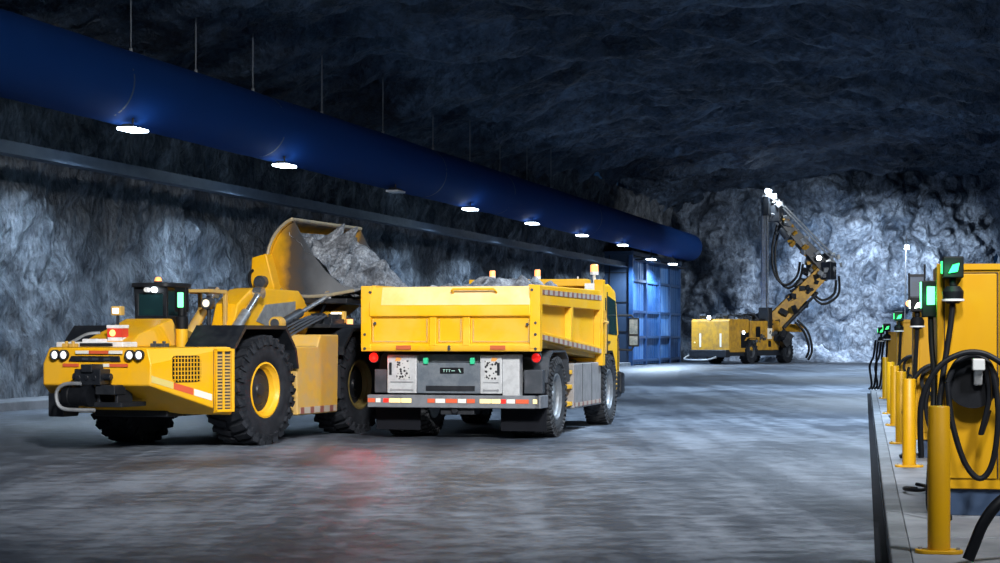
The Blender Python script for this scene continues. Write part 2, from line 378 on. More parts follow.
# left kerb walkway and right charging sidewalk
def strip_prism(mb, x0, x1, tanv, Y0, Y1, z0, z1, n=1):
    for k in range(n):
        a, b_ = Y0+(Y1-Y0)*k/n, Y0+(Y1-Y0)*(k+1)/n-(0.02 if n > 1 else 0)
        mb.hexa([(x0+tanv*a, a, z0), (x1+tanv*a, a, z0), (x1+tanv*b_, b_, z0), (x0+tanv*b_, b_, z0)],
                [(x0+tanv*a, a, z1), (x1+tanv*a, a, z1), (x1+tanv*b_, b_, z1), (x0+tanv*b_, b_, z1)])
    return mb
struct(strip_prism(MB(), -21.5, -19.8, LW, 24, 94, -0.05, 0.18, 16).build('walkway', M_walk, bevel=0.02), 'raised concrete walkway along the left wall')
struct(strip_prism(MB(), 0.29, 4.2, RW, 5, 47, -0.05, 0.12, 24).build('sidewalk', M_walk, bevel=0.008), 'raised concrete sidewalk under the chargers')
struct(strip_prism(MB(), 0.16, 0.29, RW, 5, 47, -0.05, 0.12, 24).build('kerb', M_kerb, bevel=0.015), 'kerb stones edging the charging sidewalk')
struct(strip_prism(MB(), 0.07, 0.155, RW, 5, 47, -0.05, 0.006).build('trim_gutter', M_gut), 'black drain channel beside the kerb')

# steel beam on the left wall, with its column
struct(strip_prism(strip_prism(MB(), -20.35, -20.0, LW, 24, 94.7, 5.14, 5.20), -20.22, -20.13, LW, 24, 94.7, 5.2, 5.42)
       .build('beam', M_beam), 'long grey steel beam running along the left wall')
cb = MB()
for Yc in (77.5, 84.5):
    cb.box(lx(-20.25, Yc)-0.12, lx(-20.25, Yc)+0.12, Yc-0.12, Yc+0.12, 0.1, 5.14)
struct(cb.build('column', M_beam), 'steel columns under the beam')

# ventilation duct
def ring_path(x0, z, Y0, Y1, n): return [(lx(x0, Y0+(Y1-Y0)*i/n), Y0+(Y1-Y0)*i/n, z) for i in range(n+1)]
M_duct = plain('blue_duct_fabric', (0.003, 0.032, 0.155), 0.8, 0, 0.3, (0.006, 0.045, 0.19), 0.8, spec=0.12)
DX, DZ, DR = -18.9, 6.78, 0.80
SEAMS = (29.5, 37.4, 45.2, 58.0, 66.0, 80.0)
dy = MB(); pts = []; n = 0
vs = []; NS = 36; YS = [24+0.55*i for i in range(150)]
ax = Vector((LW, 1, 0)).normalized(); cr = Vector((ax.y, -ax.x, 0))
for i, Y in enumerate(YS):
    seam = 1.0-0.022*max(math.exp(-((Y-q)/0.35)**2) for q in SEAMS)
    for k in range(NS):
        a = 2*PI*k/NS; r = DR*seam*(1+0.006*math.sin(3*a+Y))
        vs.append(Vector((lx(DX, Y), Y, DZ))+cr*(r*math.cos(a))+Vector((0, 0, r*math.sin(a))))
fs = [(i*NS+k, i*NS+(k+1) % NS, (i+1)*NS+(k+1) % NS, (i+1)*NS+k) for i in range(len(YS)-1) for k in range(NS)]
fs += [tuple(range(NS)), tuple(range((len(YS)-1)*NS, len(YS)*NS))]
dy.add(vs, fs)
duct = empty('ventilation_duct', (0, 0, 0))
tag(duct, 'long blue fabric ventilation duct hung under the roof along the left wall', 'duct')
dy.build('duct_hose', M_duct, duct, ang=80)
for Yj in SEAMS:
    j = MB(); c = Vector((lx(DX, Yj), Yj, DZ))
    j.lathe([(DR*0.96, -0.03), (DR*0.988, -0.03), (DR*0.988, 0.03), (DR*0.96, 0.03), (DR*0.96, -0.03)], c, ax, 40)
    j.build('joint_band', M_dblue, duct)

# hanger rods
orders = ['first', 'second', 'third', 'fourth', 'fifth', 'sixth', 'seventh', 'eighth', 'ninth', 'tenth', 'eleventh', 'twelfth']
rod_px = [131, 196, 253, 322, 383, 433, 470, 500, 527, 551]
for i, px in enumerate(rod_px):
    Y = -F*DX/(1010-px); ztop = 9.9
    m = MB(); m.cyl((lx(DX, Y), Y, DZ+DR+0.016), (lx(DX, Y), Y, ztop), 0.015, n=6)
    m.cyl((lx(DX, Y), Y, DZ+DR+0.014), (lx(DX, Y), Y, DZ+DR+0.10), 0.04, n=8)
    o = m.build('hanger_rod', M_rod)
    tag(o, '%s thin steel hanger rod from the left, between the blue duct and the roof' % orders[i], 'rod', 'hanger rods over the blue duct')

# row of lamps under the duct
lamp_pos = [(37.97, 5.84, 1), (45.9, 5.84, 1), (54.2, 5.86, 0), (61.7, 5.86, 1), (69.7, 5.88, 1), (77.8, 5.88, 1), (86.0, 5.88, 1), (92.8, 5.5, 1), (98.8, 5.5, 1)]
for i, (Y, z, on) in enumerate(lamp_pos):
    r = empty('ceiling_lamp', (lx(-18.5, Y), Y, z), -LROW)
    what = 'lit white lamp' if on else 'small unlit lamp'
    where = 'hanging under the blue duct' if i < 7 else 'on the blue annex'
    tag(r, '%s %s, %s in the row from the left' % (what, where, orders[i]), 'lamp', 'lamps in a row under the blue duct')
    m = MB(); m.prism([(-0.17, 0.03), (-0.08, 0.10), (0.08, 0.10), (0.17, 0.03)], 'y', -0.30, 0.30); m.build('lamp_housing', M_bmetal, r, bevel=0.01)
    m = MB(); m.box(-0.20, 0.20, -0.34, 0.34, -0.03, 0.03); m.build('lamp_lens', M_glow_line if on else M_white, r, bevel=0.015)
    m = MB(); m.cyl((0, 0, 0.10), (0, 0, 0.28 if i < 7 else 0.5), 0.02, n=8); m.build('bracket', M_bmetal, r)
    if on:
        p = Vector((lx(-18.5, Y), Y, z-0.12))
        spot_light('lamp_light', p, p+Vector((-0.05, 0, -1)), 1550 if i < 7 else 2600, 140 if i < 7 else 165, (0.62, 0.80, 1.0), 0.15, 0.5)
        if i < 4: point_light('lamp_glow', p+Vector((0.55, 0, -0.55)), 20, (0.40, 0.75, 1.0), 0.1)

# blue building with strip-curtain bays at the far left
bl = empty('strip_curtain_building', (lx(-19.8, 101.0), 101.0, 0), -LROW)
tag(bl, 'blue steel framed annex with tall strip-curtain bays at far left', 'building')
Lb = 13.6/ math.cos(LROW)/2
m = MB(); m.box(-2.6, -0.15, -Lb, Lb, 0, 5.8); m.build('cladding', M_dblue, bl)
m = MB(); m.box(-2.7, 0.12, -Lb-0.1, Lb+0.1, 5.8, 6.0); m.build('roof', M_dblue, bl)
m = MB()
for z in (1.75, 3.3, 4.85): m.box(-2.6, -0.2, -Lb-0.03, -Lb, z, z+0.05)
m.box(-1.2, -1.15, -Lb-0.03, -Lb, 0, 5.8); m.build('panel_joint', M_bmetal, bl)
ys = [-Lb, -Lb*0.47, 0.08*Lb, 0.54*Lb, Lb]
for k, y in enumerate(ys):
    m = MB(); m.box(-0.14, 0.08, y-0.11, y+0.11, 0, 5.8); m.build('post', M_blue, bl, bevel=0.01)
for z in (0.25, 1.5, 2.85, 4.5, 5.6):
    m = MB(); m.box(-0.12, 0.05, -Lb, Lb, z-0.07, z+0.07); m.build('rail', M_blue, bl)
for k in range(4):
    y0, y1 = ys[k]+0.11, ys[k+1]-0.11; m = MB(); q = max(4, int((y1-y0)/0.3)); vs = []
    for i in range(q*2+1):
        y = y0+(y1-y0)*i/(q*2); x = -0.10+(0.05 if i % 2 else 0.0)+0.02*math.sin(i*1.7)
        vs.append((x, y))
    m.prism(vs+[(-0.145, y1), (-0.145, y0)], 'z', 0.05, 5.7); m.build('strip_curtain', M_strip if k in (0, 2) else M_blue, bl, ang=20)
m = MB(); m.box(-0.1, 0.5, -Lb*0.9, Lb*0.9, 5.55, 5.62); m.build('lamp_arm', M_bmetal, bl)

# ------------------------------------------------------------------ wheels
def tyre_mb(r, w, ri, lug=0.0, nl=24, cx=0.0):
    m = MB(); h = w/2
    m.lathe([(ri, -h*0.80), (ri+0.03, -h*0.92), (ri+(r-ri)*0.35, -h*1.0), (ri+(r-ri)*0.72, -h*0.99), (r*0.955, -h*0.93), (r*0.985, -h*0.78), (r-lug*0.3, -h*0.4), (r-lug*0.3, h*0.4),
             (r*0.985, h*0.78), (r*0.955, h*0.93), (ri+(r-ri)*0.72, h*0.99), (ri+(r-ri)*0.35, h*1.0), (ri+0.03, h*0.92), (ri, h*0.80), (ri, -h*0.80)], (cx, 0, 0), (1, 0, 0), 56)
    if lug:
        for s in (-1, 1):
            for i in range(nl):
                a = 2*PI*(i+(0.5 if s > 0 else 0))/nl; R = Matrix.Rotation(a, 4, 'X')
                T = Matrix.Translation((cx, 0, 0)) @ R @ Matrix.Translation((s*h*0.55, 0, r-lug*0.2)) @ Matrix.Rotation(s*0.35, 4, 'Z')
                m.box(-h*0.52, h*0.48, -PI*r/nl*0.52, PI*r/nl*0.52, -lug*0.9, lug*0.7, T)
                T2 = Matrix.Translation((cx, 0, 0)) @ R @ Matrix.Translation((s*h*0.96, 0, r*0.93)) @ Matrix.Rotation(-s*0.35, 4, 'Y')
                m.box(-0.02, 0.02, -PI*r/nl*0.45, PI*r/nl*0.45, -r*0.09, r*0.07, T2)
    return m
def big_wheel(parent, x, y, r, w, ri, side, rim_mat, hub_mat, tyre_mat, lug, nl, bolts=10, yrim=True):
    e = empty('wheel', (x, y, r), 0 if side > 0 else PI, parent)
    tyre_mb(r-lug*0.5, w, ri, lug, nl).build('tyre', tyre_mat, e, ang=40)
    m = MB(); h = w/2
    m.lathe([(ri*1.005, h*0.70), (ri*1.04, h*0.90), (ri*0.97, h*0.92), (ri*0.90, h*0.72), (ri*0.86, h*0.68), (ri*0.82, h*0.50), (ri*0.80, h*0.48), (ri*0.80, -h*0.6), (ri*1.0, -h*0.7), (ri*1.005, h*0.70)], (0, 0, 0), (1, 0, 0), 48)
    m.build('rim', rim_mat, e)
    m = MB(); m.lathe([(0.0001, h*0.62), (ri*0.22, h*0.62), (ri*0.26, h*0.52), (ri*0.55, h*0.50), (ri*0.60, h*0.44), (ri*0.83, h*0.42), (ri*0.83, -h*0.2), (0.0001, -h*0.2)], (0, 0, 0), (1, 0, 0), 40)
    for i in range(bolts):
        a = 2*PI*i/bolts; c = Vector((0, math.cos(a), math.sin(a)))*ri*0.66
        m.cyl(c+Vector((h*0.38, 0, 0)), c+Vector((h*0.46, 0, 0)), ri*0.035, n=6)
    m.build('hub', hub_mat, e)
    return e

# ------------------------------------------------------------------ the loader
LH = math.radians(20.0)
LD = empty('mining_loader', (-4.374, 24.83, 0), -LH)
tag(LD, 'yellow low-profile mining loader with black cab and raised side-dump bucket at left', 'loader')
# rear hull
def chain(a, b): return a+b
hull = MB()
T, B0, Bm = 1.33, 0.485, 0.85
# vertices: rear face (chamfered upper corners), widening sides, undercut
R = [(-0.785,-2.17,Bm),(0.785,-2.17,Bm),(0.785,-2.17,1.12),(0.715,-2.13,T),(-0.715,-2.13,T),(-0.785,-2.17,1.12)]
S = [(-1.28,-0.95,B0-0.04),(1.28,-0.95,B0-0.04),(1.28,-0.95,T),(1.20,-0.95,T+0.005),(-1.20,-0.95,T+0.005),(-1.28,-0.95,T)]
U = [(-0.62,-1.30,B0),(0.62,-1.30,B0)]
hull.add(R+S+U, [(0,1,2,3,4,5), (1,7,8,2), (0,5,11,6), (2,8,9,3), (5,4,10,11), (3,9,10,4), (0,12,13,1), (1,13,7), (0,6,12), (6,7,13,12), (6,11,10,9,8,7)])
hull.build('rear_hull', M_yel, LD, bevel=0.025)
m = MB()
m.box(-0.76, -0.52, -2.10, -1.75, 0.44, 0.74)
m.box(-0.55, 0.55, -1.35, -0.9, 0.42, 0.52)
m.build('under_block', M_bmetal, LD, bevel=0.02)
# headlights
for x in (-0.594, -0.462, 0.506, 0.640):
    m = MB(); m.lathe([(0.0001, 0), (0.066, 0), (0.066, 0.05), (0.054, 0.05), (0.050, 0.02), (0.0001, 0.02)], (x, -2.165, 1.235), (0, -1, 0), 28)
    h = m.build('headlight', M_bmetal, LD)
    m = MB(); m.lathe([(0.0001, 0.046), (0.028, 0.043), (0.050, 0.028), (0.050, 0.021), (0.0001, 0.021)], (x, -2.165, 1.235), (0, -1, 0), 28); m.build('lens', M_glow_head, h)
m = MB(); m.prism([(-0.40, 1.155), (0.35, 1.155), (0.33, 1.222), (-0.36, 1.222)], 'y', -2.178, -2.12); sl = m.build('vent_slot', M_bmetal, LD)
for x in (-0.2, -0.05, 0.12):
    m = MB(); m.box(x, x+0.09, -2.183, -2.175, 1.17, 1.20); m.build('vent_louvre', M_dsteel, sl)
def tape(name, x0, x1, z0, z1, mat, y=-2.176):
    m = MB(); m.box(x0, x1, y, y+0.02, z0, z1); return m.build(name, mat, LD)
M_wh_t = plain('white_reflective_tape', (0.72, 0.70, 0.62), 0.35)
M_rd_t = plain('red_reflective_tape', (0.60, 0.10, 0.04), 0.35)
for x0, x1, z0, z1, mt in ((-0.30,-0.11,1.25,1.29,M_wh_t), (-0.10,0.18,1.25,1.29,M_rd_t), (0.19,0.38,1.25,1.29,M_wh_t), (-0.49,-0.26,1.085,1.125,M_rd_t), (0.10,0.19,1.085,1.125,M_wh_t), (0.20,0.46,1.085,1.125,M_rd_t)):
    tape('reflective_tape', x0, x1, z0, z1, mt)
# tow hitch and its drum
hi = MB(); hi.box(-0.26, 0.12, -2.40, -2.165, 0.86, 1.06); hi.box(-0.14, 0.02, -2.44, -2.165, 1.02, 1.12)
hi.cyl((-0.33, -2.30, 0.96), (-0.24, -2.30, 0.96), 0.05); hi.cyl((0.10, -2.30, 0.96), (0.22, -2.30, 0.96), 0.045)
for x in (-0.2, -0.08, 0.03): hi.cyl((x, -2.41, 0.95), (x, -2.39, 0.95), 0.035, n=10)
hi.box(0.02, 0.30, -2.36, -2.1, 0.74, 0.86); hi.box(-0.05, 0.36, -2.30, -1.70, 0.58, 0.64); hi.box(-0.02, 0.02, -2.26, -1.9, 0.60, 0.80); hi.box(0.24, 0.28, -2.26, -1.9, 0.60, 0.80)
hi.v = [(p[0]+0.09, p[1], p[2]) for p in hi.v]
H = hi.build('tow_hitch', M_bmetal, LD, bevel=0.012)
m = MB(); m.lathe([(0.0001, 0), (0.125, 0), (0.14, 0.03), (0.14, 0.10), (0.13, 0.11), (0.13, 0.30), (0.14, 0.31), (0.14, 0.38), (0.0001, 0.38)], (-0.32, -2.36, 0.725), (1, 0, 0), 28); m.build('hitch_drum', M_blk, H)
m = MB(); m.tube(smooth_path([(a_+0.18, b_, c_) for a_, b_, c_ in [(-0.20, -2.48, 0.88), (-0.42, -2.50, 0.87), (-0.53, -2.51, 0.78), (-0.52, -2.51, 0.64), (-0.44, -2.50, 0.565), (-0.25, -2.48, 0.55), (-0.02, -2.44, 0.55)]]), 0.024, 8); m.build('guard_bar', M_steel, H)
# side grille and louvre, set into the slanted right side
sa = Vector((0.785, -2.17, 0)); sb = Vector((1.28, -0.95, 0)); sd = (sb-sa).normalized(); sn = Vector((sd.y, -sd.x, 0))
SM = Matrix(((sd.x, sn.x, 0, sa.x), (sd.y, sn.y, 0, sa.y), (0, 0, 1, 0), (0, 0, 0, 1)))   # local: u along, v out, z
SL = (sb-sa).length
def rrect(u0, u1, z0, z1, r, n=4):
    out = []
    for cx, cz, a in ((u1-r, z1-r, 0), (u0+r, z1-r, 90), (u0+r, z0+r, 180), (u1-r, z0+r, 270)):
        out += [(cx+r*math.cos(math.radians(a+90*i/n)), cz+r*math.sin(math.radians(a+90*i/n))) for i in range(n+1)]
    return out
m = MB(); m.prism(rrect(0.345, 0.80, 0.885, 1.225, 0.07), 'y', -0.03, 0.006, SM); gr = m.build('side_grille', M_blk, LD)
m = MB()
for i in range(9): u = 0.375+i*0.05; m.box(u, u+0.012, 0.005, 0.016, 0.895, 1.215, SM)
for i in range(6): z = 0.915+i*0.054; m.box(0.352, 0.793, 0.005, 0.016, z, z+0.012, SM)
m.build('grille_bars', M_yel, gr)
m = MB()
m.box(1.00, 1.30, 0.0, 0.02, 0.50, 1.30, SM); lv = m.build('louvre_panel', M_dsteel, LD, bevel=0.006)
m = MB(); m.box(1.00, 1.035, 0.01, 0.05, 0.49, 1.31, SM); m.box(1.265, 1.31, 0.01, 0.06, 0.49, 1.31, SM); m.box(1.0, 1.3, 0.01, 0.05, 0.49, 0.525, SM); m.box(1.0, 1.3, 0.01, 0.05, 1.275, 1.31, SM); m.box(1.135, 1.165, 0.01, 0.04, 0.52, 1.28, SM)
m.build('louvre_frame', M_yel, lv, bevel=0.006)
m = MB()
for i in range(17):
    z = 0.545+i*0.042
    m.box(1.04, 1.13, 0.018, 0.034, z, z+0.022, SM); m.box(1.17, 1.26, 0.018, 0.034, z, z+0.022, SM)
m.build('louvre_slats', M_yel_dirty, lv)
# diagonal tape along the lower side edge
def side_tape(u0, u1, mt):
    f = lambda u, dz: SM @ Vector((u, 0.004, 0.85-0.35*u/SL+dz)); g = lambda u, dz: SM @ Vector((u, -0.01, 0.85-0.35*u/SL+dz))
    m = MB(); m.hexa([f(u0, 0.05), f(u1, 0.05), f(u1, 0.135), f(u0, 0.135)], [g(u0, 0.05), g(u1, 0.05), g(u1, 0.135), g(u0, 0.135)]); m.build('reflective_tape', mt, LD)
side_tape(0.02, 0.36, plain('pale_yellow_tape', (0.62, 0.50, 0.16), 0.4)); side_tape(0.37, 0.68, M_rd_t); side_tape(0.69, 0.98, M_wh_t)
# frame between the wheels, articulation and front frame
m = MB(); m.box(-0.60, 0.60, -0.95, 1.35, 0.42, 1.22); m.box(-0.35, 0.35, 1.3, 2.2, 0.5, 1.1); m.box(-0.62, 0.62, 2.0, 4.1, 0.45, 1.35)
m.build('chassis', M_bmetal, LD, bevel=0.03)
m = MB(); m.cyl((-1.0, 0, 0.74), (1.0, 0, 0.74), 0.16); m.cyl((-1.0, 3.2, 0.74), (1.0, 3.2, 0.74), 0.16); m.build('axle', M_bmetal, LD)
for (x, y, s) in ((1.05, 0, 1), (-0.78, 0.05, -1), (1.0, 3.2, 1), (-0.82, 3.2, -1)):
    wh = big_wheel(LD, x, y, 0.745, 0.52, 0.365, s, M_yel if y < 1 else plain('shade_darkened_rim', (0.10, 0.075, 0.02), 0.6), M_bmetal, M_tyre, 0.045, 26)  # front rims get a darker colour standing in for shade
    wh.rotation_euler.z -= math.radians(4)
# wide black mudguards
def fender(y0, side, mat, ya=-0.98, yb=0.93, zt=1.62):
    m = MB()
    outer = [(y0+ya, 1.20), (y0+ya, 1.32), (y0+ya+0.33, zt), (y0+yb-0.40, zt), (y0+yb-0.08, 1.30), (y0+yb, 1.02)]
    inner = [(y0+yb-0.05, 1.02), (y0+yb-0.13, 1.28), (y0+yb-0.42, zt-0.05), (y0+ya+0.35, zt-0.05), (y0+ya+0.05, 1.30), (y0+ya+0.05, 1.20)]
    x0, x1 = sorted((side*0.58, side*1.32)); n = len(outer)
    for i in range(n-1):
        q = [outer[i], outer[i+1], inner[n-2-i], inner[n-1-i]]
        m.prism(q, 'x', x0, x1)
    return m.build('mudguard', mat, LD)
fender(0, 1, M_bmetal); fender(0, -1, M_bmetal)
fender(3.2, 1, M_bmetal, -0.80, 0.95, 1.60); fender(3.2, -1, M_bmetal, -0.80, 0.95, 1.60)
# mid side panels
for s in (1, -1):
    m = MB(); x0, x1 = sorted((s*0.62, s*1.27))
    m.prism([(0.98, 0.36), (2.30, 0.36), (2.34, 1.50), (1.72, 1.50), (1.62, 1.33), (0.80, 1.33), (0.95, 1.0)], 'x', x0, x1)
    p = m.build('side_panel', M_yel_dirty, LD, bevel=0.025)
    m = MB(); x = s*1.275; m.box(min(x, x-s*0.02), max(x, x-s*0.02), 1.05, 2.25, 0.38, 0.47); m.build('reflective_tape', M_tape_y, p)
m = MB(); m.box(0.62, 1.24, 2.28, 2.48, 0.55, 1.05); m.build('step_bracket', M_dsteel, LD, bevel=0.02)
# engine hood, cab, signal post
m = MB(); m.hexa([(-0.62,-1.75,T), (0.20,-1.75,T), (0.22,-0.30,T), (-0.80,-0.30,T)], [(-0.55,-1.30,1.50), (0.08,-1.30,1.50), (0.10,-0.45,1.72), (-0.62,-0.45,1.72)])
m.build('engine_hood', M_yel, LD, bevel=0.03)
m = MB(); m.box(-0.80, 0.20, -1.86, -1.5, T, 1.40); m.box(-0.45, -0.22, -1.80, -1.55, 1.38, 1.44); m.build('control_box', M_white, LD, bevel=0.015)
m = MB(); m.box(-0.43, 0.05, -1.88, -1.855, 1.345, 1.385); m.build('box_inset', M_bmetal, LD)
m = MB(); m.tube(smooth_path([(-0.85, -1.6, 1.36), (-0.62, -1.7, 1.42), (-0.45, -1.68, 1.50), (-0.3, -1.6, 1.52)]), 0.02); m.build('hose', M_steel, LD)
for x, y in ((0.26, -1.3), (0.40, -1.3), (-0.62, -2.0), (-0.52, -2.0)):
    m = MB(); m.box(x, x+0.08, y, y+0.12, T, 1.38); m.cyl((x+0.04, y+0.05, 1.38), (x+0.04, y+0.05, 1.41), 0.025, n=8); m.build('hood_fitting', M_dsteel if x > 0 else M_yel_dirty, LD, bevel=0.01)
sx, sy = -0.13, -1.45
m = MB(); m.box(sx-0.11, sx+0.11, sy-0.08, sy+0.08, 1.40, 1.46); m.box(sx-0.12, sx+0.12, sy-0.09, sy+0.09, 1.575, 1.62); st = m.build('strobe_box', M_white, LD, bevel=0.01)
m = MB(); m.box(sx-0.11, sx+0.11, sy-0.08, sy+0.08, 1.46, 1.575); m.build('strobe_lens', M_red, st)
m = MB(); m.lathe([(0.0001, 0.03), (0.035, 0.02), (0.045, 0), (0.0001, 0)], (sx-0.03, sy-0.08, 1.515), (0, -1, 0), 16); m.build('strobe_bulb', glow('lit_orange_bulb', (1.0, 0.35, 0.10), 3.0), st)
m = MB(); m.cyl((sx, sy, 1.62), (sx, sy, 1.75), 0.02, n=8); wl = m.build('lamp_pole', M_bmetal, LD)
m = MB(); m.box(sx-0.075, sx+0.075, sy-0.05, sy+0.05, 1.745, 1.865); m.build('lamp_body', M_yel_dirty, wl, bevel=0.012)
m = MB(); m.box(sx-0.045, sx+0.045, sy-0.06, sy-0.045, 1.77, 1.84); m.build('lamp_lens', glow('pale_work_lens', (1.0, 0.95, 0.85), 1.2), wl)
# cab
cab = MB()
cx0, cx1, cy0, cy1 = -0.69, -0.19, -0.12, 0.46
cab.box(cx0, cx1, cy0, cy1, 1.15, 1.76)
for (x, y) in ((cx0, cy0), (cx1-0.06, cy0), (cx0, cy1-0.06), (cx1-0.06, cy1-0.06)): cab.box(x, x+0.06, y, y+0.06, 1.7, 2.16)
cab.box(cx0, cx1, cy0, cy0+0.05, 2.06, 2.16)
CB = cab.build('cab', M_bmetal, LD, bevel=0.012)
m = MB(); m.prism(rrect(cx0-0.05, cx1+0.07, cy0-0.08, cy1+0.06, 0.10), 'z', 2.15, 2.215); m.build('cab_roof', M_bmetal, CB, bevel=0.02)
m = MB(); m.box(cx0+0.02, cx1-0.02, cy0+0.015, cy0+0.03, 1.76, 2.08); m.box(cx1-0.035, cx1-0.02, cy0+0.05, cy1-0.05, 1.76, 2.15); m.box(cx0+0.02, cx0+0.035, cy0+0.05, cy1-0.05, 1.76, 2.15); m.box(cx0+0.05, cx1-0.05, cy1-0.04, cy1-0.025, 1.76, 2.15)
m.build('cab_window', M_glass, CB)
m = MB(); m.box(-0.58, -0.34, 0.10, 0.18, 1.70, 2.02); m.box(-0.57, -0.35, 0.10, 0.36, 1.70, 1.80); m.build('operator_seat', M_dsteel, CB, bevel=0.04)
m = MB(); m.box(-0.60, -0.46, -0.02, 0.02, 1.79, 1.85); m.build('dashboard_screen', glow('lit_green_screen', (0.35, 0.7, 0.25), 0.6), CB)
m = MB(); m.cyl((-0.42, 0.05, 2.215), (-0.42, 0.05, 2.24), 0.055); bc = m.build('beacon', M_bmetal, CB)
m = MB(); m.lathe([(0.0001, 0.06), (0.03, 0.055), (0.045, 0.03), (0.05, 0), (0.0001, 0)], (-0.42, 0.05, 2.24), (0, 0, 1), 16); m.build('beacon_lens', glow('lit_orange_beacon', (1.0, 0.35, 0.10), 1.6), bc)
for x, mm in ((-0.47, M_white), (-0.36, M_glow_w)):
    m = MB(); m.lathe([(0.0001, 0.02), (0.03, 0.02), (0.036, 0.0), (0.036, -0.05), (0.0001, -0.05)], (x, cy0-0.06, 2.115), (0, -1, 0), 16); m.build('cab_lamp', mm, CB)
px_, py_ = 0.34, -0.62
m = MB(); m.cyl((px_, py_, T-0.02), (px_, py_, 1.57), 0.082, n=20); sp_ = m.build('signal_post', M_yel, LD)
m = MB(); m.cyl((px_, py_, 1.57), (px_, py_, 1.74), 0.085, n=20); m.cyl((px_, py_, 1.74), (px_, py_, 1.86), 0.055, n=16); m.box(px_-0.10, px_+0.07, py_-0.02, py_+0.07, 1.80, 2.13); m.build('signal_body', M_blk, sp_, bevel=0.01)
m = MB(); m.box(px_-0.042, px_+0.042, py_-0.05, py_-0.02, 1.86, 2.06); m.build('signal_light', M_glow_green2, sp_, bevel=0.01)
# operator guard frame behind the cab
m = MB(); m.box(-0.56, -0.10, 0.90, 1.45, 2.10, 2.15)
for x in (-0.56, -0.15): m.box(x, x+0.05, 1.40, 1.45, 1.3, 2.10)
m.build('guard_frame', M_yel_dirty, LD, bevel=0.01)
m = MB(); m.lathe([(0.0001, 0), (0.085, 0), (0.09, 0.10), (0.06, 0.16), (0.0001, 0.16)], (-0.22, 1.04, 1.95), (0, 1, 0), 20); wl2 = m.build('work_lamp', M_dsteel, LD)
m = MB(); m.cyl((-0.22, 1.025, 1.95), (-0.22, 1.04, 1.95), 0.055); m.build('lamp_lens', glow('cream_work_lens', (1.0, 0.85, 0.65), 0.5), wl2)
m = MB(); m.cyl((-0.22, 1.12, 1.3), (-0.22, 1.12, 1.9), 0.03, n=8); m.build('lamp_stalk', M_bmetal, LD)
# boom
m = MB()
bx0, bx1 = -0.36, 0.02
m.prism([(1.35, 1.45), (1.55, 1.95), (1.95, 2.17), (2.2, 2.20), (3.55, 2.19), (3.80, 2.02), (3.95, 1.80), (3.5, 1.66), (2.3, 1.50)], 'x', bx0, bx1)
bm_ = m.build('boom', M_yel, LD, bevel=0.03)
m = MB(); m.prism([(2.1, 1.70), (2.4, 1.95), (3.4, 2.02), (3.4, 1.78), (2.5, 1.62)], 'x', bx1, bx1+0.012); m.build('worn_plate', M_steel, bm_)
m = MB(); m.prism([(3.3, 1.35), (3.5, 1.72), (4.6, 2.0), (5.2, 2.05), (5.2, 1.95), (4.5, 1.72), (3.9, 1.35)], 'x', -0.30, 0.30); m.build('boom_nose', M_yel, bm_, bevel=0.02)
m = MB(); m.box(-0.55, 0.75, 3.75, 6.3, 1.99, 2.07); m.build('tilt_cradle', M_bmetal, bm_, bevel=0.01)
for x0, ya, za, yb, zb in ((-0.50, 1.05, 1.50, 1.75, 2.12), (0.10, 1.15, 1.45, 2.05, 2.12)):
    m = MB(); a = Vector((x0, ya, za)); b_ = Vector((x0, yb, zb)); m.cyl(a, a.lerp(b_, 0.55), 0.075); c = m.build('lift_cylinder', M_yel_dirty if x0 < 0 else M_steel, LD)
    m = MB(); m.cyl(a.lerp(b_, 0.55), b_, 0.05); m.cyl(b_+Vector((-0.07, 0, 0)), b_+Vector((0.07, 0, 0)), 0.085); m.build('rod', M_chrome, c)
m = MB(); a = Vector((0.30, 2.15, 1.60)); b_ = Vector((0.38, 3.9, 2.12)); m.cyl(a, a.lerp(b_, 0.45), 0.07); c = m.build('tilt_cylinder', M_dsteel, LD)
m = MB(); m.cyl(a.lerp(b_, 0.45), b_, 0.035); m.cyl(b_+Vector((0, -0.08, 0)), b_+Vector((0, 0.08, 0)), 0.07); m.build('rod', M_chrome, c)
m = MB(); m.prism([(-0.80, 2.72), (-0.55, 2.78), (-0.40, 2.25), (-0.45, 1.98), (-0.72, 2.0), (-0.82, 2.3)], 'y', 3.52, 3.76); hg = m.build('bucket_hinge', M_yel, LD, bevel=0.02)
m = MB()
for (x, z, r) in ((-0.60, 2.33, 0.10), (-0.68, 2.12, 0.12)): m.cyl((x, 3.40, z), (x, 3.56, z), r, n=20); m.cyl((x, 3.38, z), (x, 3.41, z), r*0.5, n=12)
m.build('hinge_pin', M_dsteel, hg)
m = MB()
m.tube(smooth_path([(-0.75, 3.6, 2.55), (-0.80, 3.45, 2.45), (-0.72, 3.40, 2.22), (-0.5, 3.5, 2.0), (-0.3, 3.3, 1.95)]), 0.025); m.tube(smooth_path([(0.1, 2.0, 1.6), (0.2, 2.8, 1.55), (0.35, 3.4, 1.7), (0.3, 3.9, 1.98)]), 0.02)
m.build('hydraulic_hose', M_blk, LD)
